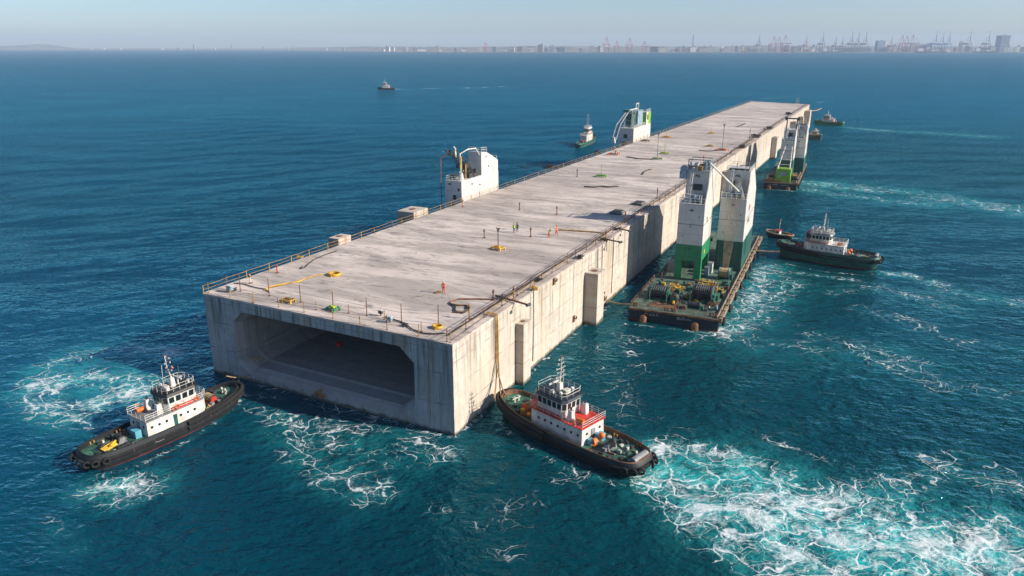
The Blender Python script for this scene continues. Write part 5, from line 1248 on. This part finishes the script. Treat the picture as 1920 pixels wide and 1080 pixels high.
# ------------------------------------------------------------------ people
def person_mat(name, top, legs, skin=(.4, .24, .16), arms=None):
    n = NT(name); X = n.sep(n.obj); z = n.add(X[2], n.mul(n.noise(n.obj, 14, 2), .015))
    col = n.mix(n.m('GREATER_THAN', z, .93), legs, top); col = n.mix(n.m('GREATER_THAN', z, 1.475), col, skin)
    col = n.mix(n.m('LESS_THAN', z, .12), col, (.02, .018, .016))
    st = n.m('LESS_THAN', n.m('ABSOLUTE', n.m('SUBTRACT', z, 1.12)), .025); col = n.mix(st, col, (.6, .6, .55))
    return n.out(col, .8, n.bump(n.noise(n.obj, 12, 3), .3, .02))
def person(label, px, face, top, legs, hat, vest=None, pose='stand', group='workers on the deck'):
    p = dk(*px); t = thing('person', label, 'person', tw(p.x, p.y), face, group)
    # joints: x right, y forward
    a = {'stand': ((.16, .02), (-.14, -.03)), 'walk': ((.10, .28), (-.1, -.24)), 'work': ((.2, .1), (-.18, -.08))}[pose]
    bend = .22 if pose == 'work' else .02
    J = [((0, 0, .95), .15), ((0, bend * .3, 1.12), .135), ((0, bend * .7, 1.32), .155), ((0, bend, 1.45), .09), ((0, bend * 1.1, 1.52), .06), ((0, bend * 1.3 + .01, 1.63), .098), ((0, bend * 1.3 + .005, 1.73), .085)]
    E = [(0, 1), (1, 2), (2, 3), (3, 4), (4, 5), (5, 6)]
    for s, (fxx, fyy) in ((1, a[0]), (-1, a[1])):
        k = len(J); J += [((s * .1, .01, .86), .105), ((s * .115, fyy * .45 + .03, .48), .075), ((fxx, fyy - .02, .1), .05), ((fxx, fyy + .11, .04), .042)]
        E += [(0, k), (k, k + 1), (k + 1, k + 2), (k + 2, k + 3)]
    for s in (1, -1):
        k = len(J); hy = {'stand': .06, 'walk': -.2 * s, 'work': .42}[pose]; hz = .84 if pose != 'work' else 1.0
        J += [((s * .19, bend, 1.41), .07), ((s * .26, bend + hy * .2 - .02, 1.13), .05), ((s * .24, bend + hy, hz + .06), .036), ((s * .235, bend + hy + .03, hz - .04), .04)]
        E += [(2, k), (k, k + 1), (k + 1, k + 2), (k + 2, k + 3)]
    me = bpy.data.meshes.new('body'); me.from_pydata([j[0] for j in J], E, []); me.update()
    o = bpy.data.objects.new('body', me); COL.objects.link(o); o.parent = t
    me.materials.append(person_mat('coverall_' + label[:12].replace(' ', '_'), top, legs))
    md = o.modifiers.new('skin', 'SKIN'); md.use_smooth_shade = True
    for v, j in zip(me.skin_vertices[0].data, J): v.radius = (j[1], j[1] * .85)
    me.skin_vertices[0].data[0].use_root = True
    s = o.modifiers.new('sub', 'SUBSURF'); s.levels = 1; s.render_levels = 2
    hc = (0, bend * 1.3 + .005, 1.70)
    b = MB(); b.ball((hc[0], hc[1], hc[2] + .03), .135, 12, .85); b.cyl(hc[0], hc[1] + .02, hc[2] - .0, hc[2] + .025, .17, 14); b.build('helmet', M[hat], t)
    if vest:
        b = MB(); r = [[(math.cos(q) * w, math.sin(q) * d + bend * f, z) for q in [6.2832 * k / 14 for k in range(14)]] for z, w, d, f in ((.95, .17, .14, .1), (1.15, .175, .145, .35), (1.35, .2, .15, .75), (1.46, .13, .1, 1))]
        b.loft(r, smooth=True); b.build('vest', M[vest], t)
    # face: nose and eyes
    b = MB(); b.ball((0, hc[1] + .1, 1.635), .02, 6); b.build('nose', M['skin'], t)
    return t
OR, BL, NV = (.8, .12, .02), (.02, .02, .025), (.02, .05, .12)
person('worker in orange coveralls and white helmet standing alone near the portal end', (832, 550), math.radians(160), OR, (.75, .06, .02), 'white')
person('worker in a yellow hi-vis vest standing beside a colleague in dark blue', (964, 437), math.radians(190), (.1, .12, .1), NV, 'yellow', 'vest')
person('worker in dark blue standing shoulder to shoulder with a hi-vis colleague', (970, 435.5), math.radians(150), NV, (.02, .035, .08), 'navy')
person('worker in red trousers and hi-vis vest bending over the deck', (1029, 446), math.radians(-70), (.1, .12, .05), (.6, .05, .03), 'vest', 'vest', 'work')
person('worker in orange jacket and red trousers holding the ochre hose', (1043, 441), math.radians(-100), OR, (.55, .06, .03), 'orange', None, 'walk')
person('dark-clad worker at the foot of the grey boom', (1154, 292), math.radians(120), BL, BL, 'white', None, 'walk')
person('worker in pale clothes beside the boom foot', (1158, 291), math.radians(60), (.5, .48, .44), (.1, .1, .1), 'orange')
b = MB(); heap(b, 0, 0, .0, .5, 6); tag(b.build('rope_heap', M['ochre'], None, at(822, 549, DZ), 0), 'small ochre rope pile at the feet of the lone orange worker', 'rope', 'rope and gear piles on the deck')
# ------------------------------------------------------------------ far shore
CP, SP = math.cos(PITCH), math.sin(PITCH)
def far(x, Y, z=0):
    """world place at distance Y that shows at photo column x"""
    return Vector(((x - 960) / F * (Y * CP + (CAMH - z) * SP), Y, z))
def shift(x):
    t = np.clip((-250 - x) / 3000, 0, 1); return 3300 * t * t * (3 - 2 * t)
def shore():
    rs = np.random.RandomState(5); xs = np.arange(-9500, 9501, 80.0); ys = np.array([5590, 5610, 5700, 6000, 6350, 6650, 6900, 7200, 7500.])
    X, Y = np.meshgrid(xs, ys); Z = np.zeros_like(X)
    prof = [-.6, 3, 4, 5, 8, 20, 34, 40, 36]
    for j, z in enumerate(prof):
        n = sum(np.sin(xs / l + rs.rand() * 6) * a for l, a in ((900, .5), (420, .35), (170, .2), (90, .1)))
        side = np.clip((xs + 4200) / 2500, .35, 1)
        Z[j] = z * (1 + .35 * n * (j > 2)) * (side if j > 1 else 1)
        if j > 2: Z[j] += np.exp(-((xs + 6600) / 350) ** 2) * 60 * (j - 2) / 6
    Y = Y + shift(X)
    Y = Y + np.sin(X / 700) * 10 * (Y > 5600)
    idx = np.arange(X.size).reshape(X.shape)
    me = bpy.data.meshes.new('far_shore')
    f = [(int(idx[j, i]), int(idx[j, i + 1]), int(idx[j + 1, i + 1]), int(idx[j + 1, i])) for j in range(len(ys) - 1) for i in range(len(xs) - 1)]
    me.from_pydata(np.stack([X, Y, Z], -1).reshape(-1, 3).tolist(), [], f); me.update()
    n = NT('far_land'); a = n.noise(n.obj, .012, 5, .65); b_ = n.noise(n.obj, .05, 3, .6)
    n.out(n.mix(n.ramp(a, .4, .62), (.05, .07, .04), n.mix(b_, (.2, .18, .15), (.32, .3, .27))), .9)
    me.materials.append(n.mat); o = bpy.data.objects.new('far_shore', me); COL.objects.link(o); tag(o, 'low hazy coastal land closing the sea', kind='structure')
shore()
CRG = 'harbour cranes on the far shore'
def spire_crane(x, ytop, m, lab, Y=5640):
    H_ = (97 - ytop) / F * (Y * CP + 43 * SP) ; t = thing('harbour_crane', lab, 'crane', far(x, Y, 3), 0, CRG)
    w = H_ * .15; hp = H_ * .36
    b = MB()
    for sx in (-w, w):
        for sy in (-w * 1.1, w * 1.1): b.bar((sx * 1.15, sy, 0), (sx * .9, sy, hp), 2.0, 4)
    for z in (hp * .35, hp): 
        for sy in (-w * 1.1, w * 1.1): b.bar((-w, sy, z), (w, sy, z), 1.6, 4)
        for sx in (-w, w): b.bar((sx, -w * 1.1, z), (sx, w * 1.1, z), 1.6, 4)
    b.build('portal_frame', M[m], t)
    b = MB()
    for sx in (-1, 1): b.bar((sx * w * .9, -w, hp), (sx * w * .2, -w * .4, H_ * .72), 1.3, 4)
    b.bar((-w * .5, -w * .7, H_ * .55), (w * .5, -w * .7, H_ * .55), 1.2, 4); b.build('apex_frame', M[m], t)
    b = MB(); b.tube([(0, -w * 1.3, hp), (0, -w * 1.15, H_ * .75), (0, -w * .9, H_)], [2.6, 2.2, 1.2], 4); b.build('raised_boom', M[m], t)
    b = MB(); b.cbox(0, w * .9, hp, w * 1.1, w * 1.2, H_ * .07); b.build('machinery_house', M[m], t)
def flat_crane(x, ytop, m, lab, left=1, Y=5640):
    H_ = (97 - ytop) / F * (Y * CP + 43 * SP); t = thing('harbour_crane', lab, 'crane', far(x, Y, 3), 0, CRG); w = H_ * .17; hp = H_ * .5
    b = MB()
    for sx in (-w, w):
        for sy in (-w, w): b.bar((sx, sy, 0), (sx, sy, hp), 1.9, 4)
        b.bar((sx, -w, hp * .4), (sx, w, hp * .4), 1.6, 4); b.bar((sx, -w, hp), (sx, w, hp), 1.6, 4)
    b.bar((-w, -w, hp * .4), (w, -w, hp * .4), 1.8, 4); b.build('portal_frame', M[m], t)
    b = MB(); b.bar((-w * 2.2 * left, -w, hp * 1.02), (w * 1.6 * left, w, hp * 1.02), 2.3, 4); b.build('boom', M[m], t)
    b = MB(); b.bar((-w * .6, 0, hp), (0, 0, H_), 1.5, 4); b.bar((w * .6, 0, hp), (0, 0, H_), 1.5, 4); b.bar((0, 0, H_), (-w * 1.9 * left, -w * .8, hp * 1.03), .8, 4); b.bar((0, 0, H_), (w * 1.4 * left, w * .8, hp * 1.03), .8, 4); b.build('apex_frame', M[m], t)
DM = {'grey': 'crane_grey', 'red': 'crane_red', 'blue': 'crane_blue'}
M['crane_grey'] = paint('crane_grey', (.09, .1, .13), .6, .1, .1, scale=.1); M['crane_red'] = paint('crane_red', (.42, .1, .1), .6, .1, .1, scale=.1); M['crane_blue'] = paint('crane_blue', (.1, .2, .32), .6, .1, .1, scale=.1)
sp = [(1420, 65, 'grey', 'thin crane with raised boom, first from the left in the main harbour'), (1538, 60, 'grey', 'tall dark spire-like crane standing alone left of the row of three'), (1563, 69, 'grey', 'shorter crane just right of the tall lone spire crane'),
      (1576, 70, 'grey', 'low thin crane left of the row of three spire cranes'), (1592, 60, 'grey', 'left crane in the row of three tall spire cranes'), (1604, 61, 'grey', 'middle crane in the row of three tall spire cranes'), (1618, 60, 'grey', 'right crane in the row of three tall spire cranes'),
      (1667, 68, 'red', 'thin reddish crane right of the square silo block'), (1748, 59, 'blue', 'blue-grey crane with raised boom, left of a close pair'), (1761, 61, 'blue', 'left of the close pair of blue-grey cranes'), (1773, 60, 'blue', 'right of the close pair of blue-grey cranes'),
      (1811, 59, 'grey', 'lone violet-grey crane between the blue pair and the tower block'), (1846, 59, 'grey', 'violet-grey crane nearest the tower block'), (1508, 66, 'red', 'single purplish crane in the gap between crane rows')]
for x, y, m, lab in sp: spire_crane(x, y, DM[m], lab)
for x, y, m, lab, s in ((1449, 68, 'red', 'left crane of the red-grey trio near the left of the harbour', 1), (1459, 69, 'red', 'middle crane of the red-grey trio', 1), (1470, 67, 'red', 'right crane of the red-grey trio, boom to the right', -1), (1688, 66, 'red', 'left crane of the pink trio behind the silo block', 1), (1697, 67, 'red', 'middle crane of the pink trio', 1),
                     (1708, 66, 'red', 'right crane of the pink trio', -1), (1156, 77, 'red', 'small pink crane left in the distant group behind the open water', 1), (1180, 71, 'red', 'tallest pink crane in the distant group', 1), (1208, 77, 'red', 'pink crane at the right of the distant group', -1), (1137, 70, 'red', 'slim pink crane at the far left of the distant group', 1), (911, 80, 'red', 'faint crane alone on the left part of the shore', 1)): flat_crane(x, y, DM[m], lab, s)
WALLS = {'white': (.75, .74, .7), 'tan': (.5, .43, .35), 'grey': (.33, .36, .4), 'blue-grey': (.17, .25, .34), 'brown': (.3, .22, .18)}
for k, c in WALLS.items(): M['far_' + k] = paint('far_' + k, c, .7, 0, .12, scale=.08)
n = NT('far_roof'); n.out((.16, .15, .15), .8); M['far_roof'] = n.mat
USED = {}
MARKS = [(130, 'left of the two faint pale towers'), (365, 'by the bigger pale tower'), (435, 'by the smaller pale tower'), (520, 'a little right of the pale towers'), (640, 'between the towers and the lone faint crane'), (760, 'well left of the faint crane'), (860, 'left of the faint crane'), (911, 'under the faint crane'), (960, 'left of the tan block'), (1016, 'by the tan block'), (1070, 'right of the tan block'), (1137, 'under the slim pink crane'), (1230, 'right of the distant pink cranes'), (1270, 'left of the chimney'), (1298, 'at the chimney'), (1340, 'right of the chimney'), (1380, 'left of the first harbour crane'), (1420, 'under the first harbour crane'), (1460, 'under the red-grey trio'), (1508, 'under the single purplish crane'), (1538, 'under the tall lone spire crane'), (1648, 'by the silo block'), (1667, 'under the thin reddish crane'), (1697, 'under the pink trio'), (1730, 'right of the pink trio'), (1767, 'under the blue-grey pair'), (1811, 'under the lone violet-grey crane'), (1846, 'left of the tower block'), (1876, 'at the tower block'), (1910, 'right of the tower block')]
def uniq(lab, x):
    if not lab.startswith('hazy'): return lab
    mk = min(MARKS, key=lambda q: abs(q[0] - x))[1]
    return lab.split(' at the ')[0].split(' on the ')[0].split(' around ')[0].split(' between the distant')[0].split(' behind ')[0] + ' on the shore ' + mk
def building(x, wpx, ytop, col, lab, Y, grp=None, cat='building', slope=False):
    for _ in range(3): Yn = Y + float(shift(far(x, Y if _ == 0 else Yn, 0).x))
    Y0 = Y; Y = Yn; s = (Y * CP + 43 * SP) / F; w = wpx * s; h = max(6, (97 - ytop) * s - 4 - (Y0 - 5640) * .008); d = R.uniform(.5, 1.2) * min(w, 60)
    t = thing('far_building', uniq(lab, x), cat, far(x, Y, 3.5), R.uniform(-.25, .25), grp or 'buildings along the far shore')
    b = MB(); b.cbox(0, 0, -2, w, d, h + 2); wl = b.build('wall', M['far_' + col], t)
    b = MB()
    if slope: b.add([(-w / 2 - 1, -d / 2 - 1, h), (w / 2 + 1, -d / 2 - 1, h), (w / 2 + 1, d / 2 + 1, h), (-w / 2 - 1, d / 2 + 1, h), (-w / 2 - 1, 0, h + w * .12), (w / 2 + 1, 0, h + w * .12)], [(0, 1, 5, 4), (2, 3, 4, 5), (0, 4, 3), (1, 2, 5), (0, 3, 2, 1)])
    else: b.cbox(0, 0, h, w * .96, d * .96, 1.2); b.cbox(w * .15, 0, h + 1.2, w * .25, d * .3, 4)
    b.build('roof', M['far_roof'], t)
    if h > 14:
        for k in range(min(6, int(h / 6))): 
            q = MB(); q.box(-w * .46, w * .46, -d / 2 - .25, -d / 2, 3 + k * h / min(6, int(h / 6)), 3 + k * h / min(6, int(h / 6)) + 1.8); q.build('window_band', M['glass'], wl)
building(1876, 16, 67, 'blue-grey', 'tall blue-grey tower block, the highest building on the right of the shore', 5750)
building(1648, 15, 76, 'blue-grey', 'square blue-grey silo block left of the pink crane trio', 5700)
building(1658, 3, 77, 'white', 'narrow white slab against the right side of the silo block', 5695)
building(1799, 5, 78, 'tan', 'slim cream tower below the lone violet-grey crane', 5700)
building(1885, 14, 87, 'white', 'low cream shed in front of the tall tower block', 5660)
building(1860, 8, 87, 'white', 'pale shed left of the tower block foot', 5660)
building(1016, 5, 82, 'tan', 'tan block among white ones near the middle of the shore', 5750)
building(1012, 8, 83, 'blue-grey', 'blue-grey block touching the tan block near the middle of the shore', 5780)
building(365, 3.5, 87, 'grey', 'faint pale tower alone on the left shore', 5700); building(435, 3, 88, 'grey', 'smaller faint pale tower on the left shore', 5700)
building(1725, 34, 86, 'grey', 'long grey warehouse between the pink and blue cranes', 5700, slope=True); building(1600, 60, 89, 'blue-grey', 'very long blue-grey quay building under the row of three cranes', 5720)
rnd = random.Random(11)
zones = [(130, 340, 5, 'at the faint far left of the shore', 92, 93.5), (380, 720, 9, 'on the left shore', 90, 93), (720, 960, 20, 'on the shore left of the middle', 85, 92), (960, 1130, 22, 'around the middle of the shore', 84, 92), (1220, 1410, 26, 'between the distant pink cranes and the main harbour', 83, 92),
         (1410, 1560, 22, 'behind the left harbour cranes', 83, 91), (1640, 1800, 20, 'behind the right harbour cranes', 81, 90), (1800, 1930, 14, 'at the right end of the shore', 82, 91)]
for a, c, nn, zl, y0, y1 in zones:
    for k in range(nn):
        x = rnd.uniform(a, c); col = rnd.choice(('white', 'white', 'grey', 'tan', 'blue-grey', 'brown') if a > 600 else ('white', 'grey', 'tan')); yt = rnd.uniform(y0, y1); w = rnd.uniform(3, 9) if yt > y0 + 3 else rnd.uniform(2, 4.5)
        if rnd.random() < .25: w *= 1.8
        shape = 'long low shed' if w > 9 else 'narrow taller block' if w < 4 else 'small low block'
        building(x, w, yt, col, 'hazy %s %s %s' % (col, shape, zl), rnd.choice((5665, 5700, 5760, 5850, 5950)), 'hazy %s %ss on the far shore' % (col, shape), slope=w > 7)
t = thing('chimney', 'thin lone chimney between the pink cranes and the main harbour', 'chimney', far(1298, 5800, 4)); b = MB(); b.cyl(0, 0, 0, 118, 4.5, 8, 2.6); b.build('stack', M['crane_grey'], t); b = MB(); b.cyl(0, 0, 116, 119, 3.4, 8); b.build('stack_rim', M['crane_red'], t)
def ship(x, Lm, lab, m, hm, Y):
    t = thing('moored_ship', lab, 'ship', far(x, Y, 0), 0, 'ships moored off the far shore'); b = MB(); b.prism([(-Lm / 2, -8), (Lm * .4, -8), (Lm / 2, 0), (Lm * .4, 8), (-Lm / 2, 8)], -2, 9, [(-Lm / 2, -9), (Lm * .42, -9), (Lm / 2 + 4, 0), (Lm * .42, 9), (-Lm / 2, 9)]); b.build('hull', M[m], t)
    b = MB(); b.box(-Lm * .42, -Lm * .25, -7, 7, 9, 30, tx=2, ty=1); b.build('bridge', M[hm], t)
    for k in range(5):
        b = MB(); b.cbox(-Lm * .15 + k * Lm * .11, 0, 9, Lm * .09, 14, (6, 11, 8, 12, 5)[k]); b.build('container_stack', M[('far_brown', 'far_blue-grey', 'far_white', 'far_tan', 'crane_red')[k]], t)
ship(1745, 230, 'long dark container ship moored under the blue-grey cranes', 'navy', 'white', 5540); ship(1848, 180, 'dark freighter moored left of the tower block', 'black', 'white', 5545); ship(1560, 160, 'low grey ship moored under the spire cranes', 'crane_grey', 'white', 5545)
for x, Lm in ((1003, 70), (966, 90), (1062, 90), (1347, 80), (1375, 70)):
    pass
# ------------------------------------------------------------------ haze
def haze():
    b = MB(); b.box(-10500, 10500, -300, 11500, -4, 190)
    n = NT('haze_air'); t = n.t; t.nodes.remove(n.b)
    pv = t.nodes.new('ShaderNodeVolumePrincipled')
    pv.inputs['Color'].default_value = (.64, .79, 1, 1)
    pv.inputs['Density'].default_value = HAZE
    pv.inputs['Anisotropy'].default_value = 0.0
    t.links.new(pv.outputs[0], t.nodes['Material Output'].inputs['Volume'])
    o = b.build('haze', n.mat); tag(o, 'pale blue sea haze fading the far shore', kind='stuff')
HAZE = 1.0e-4
haze()
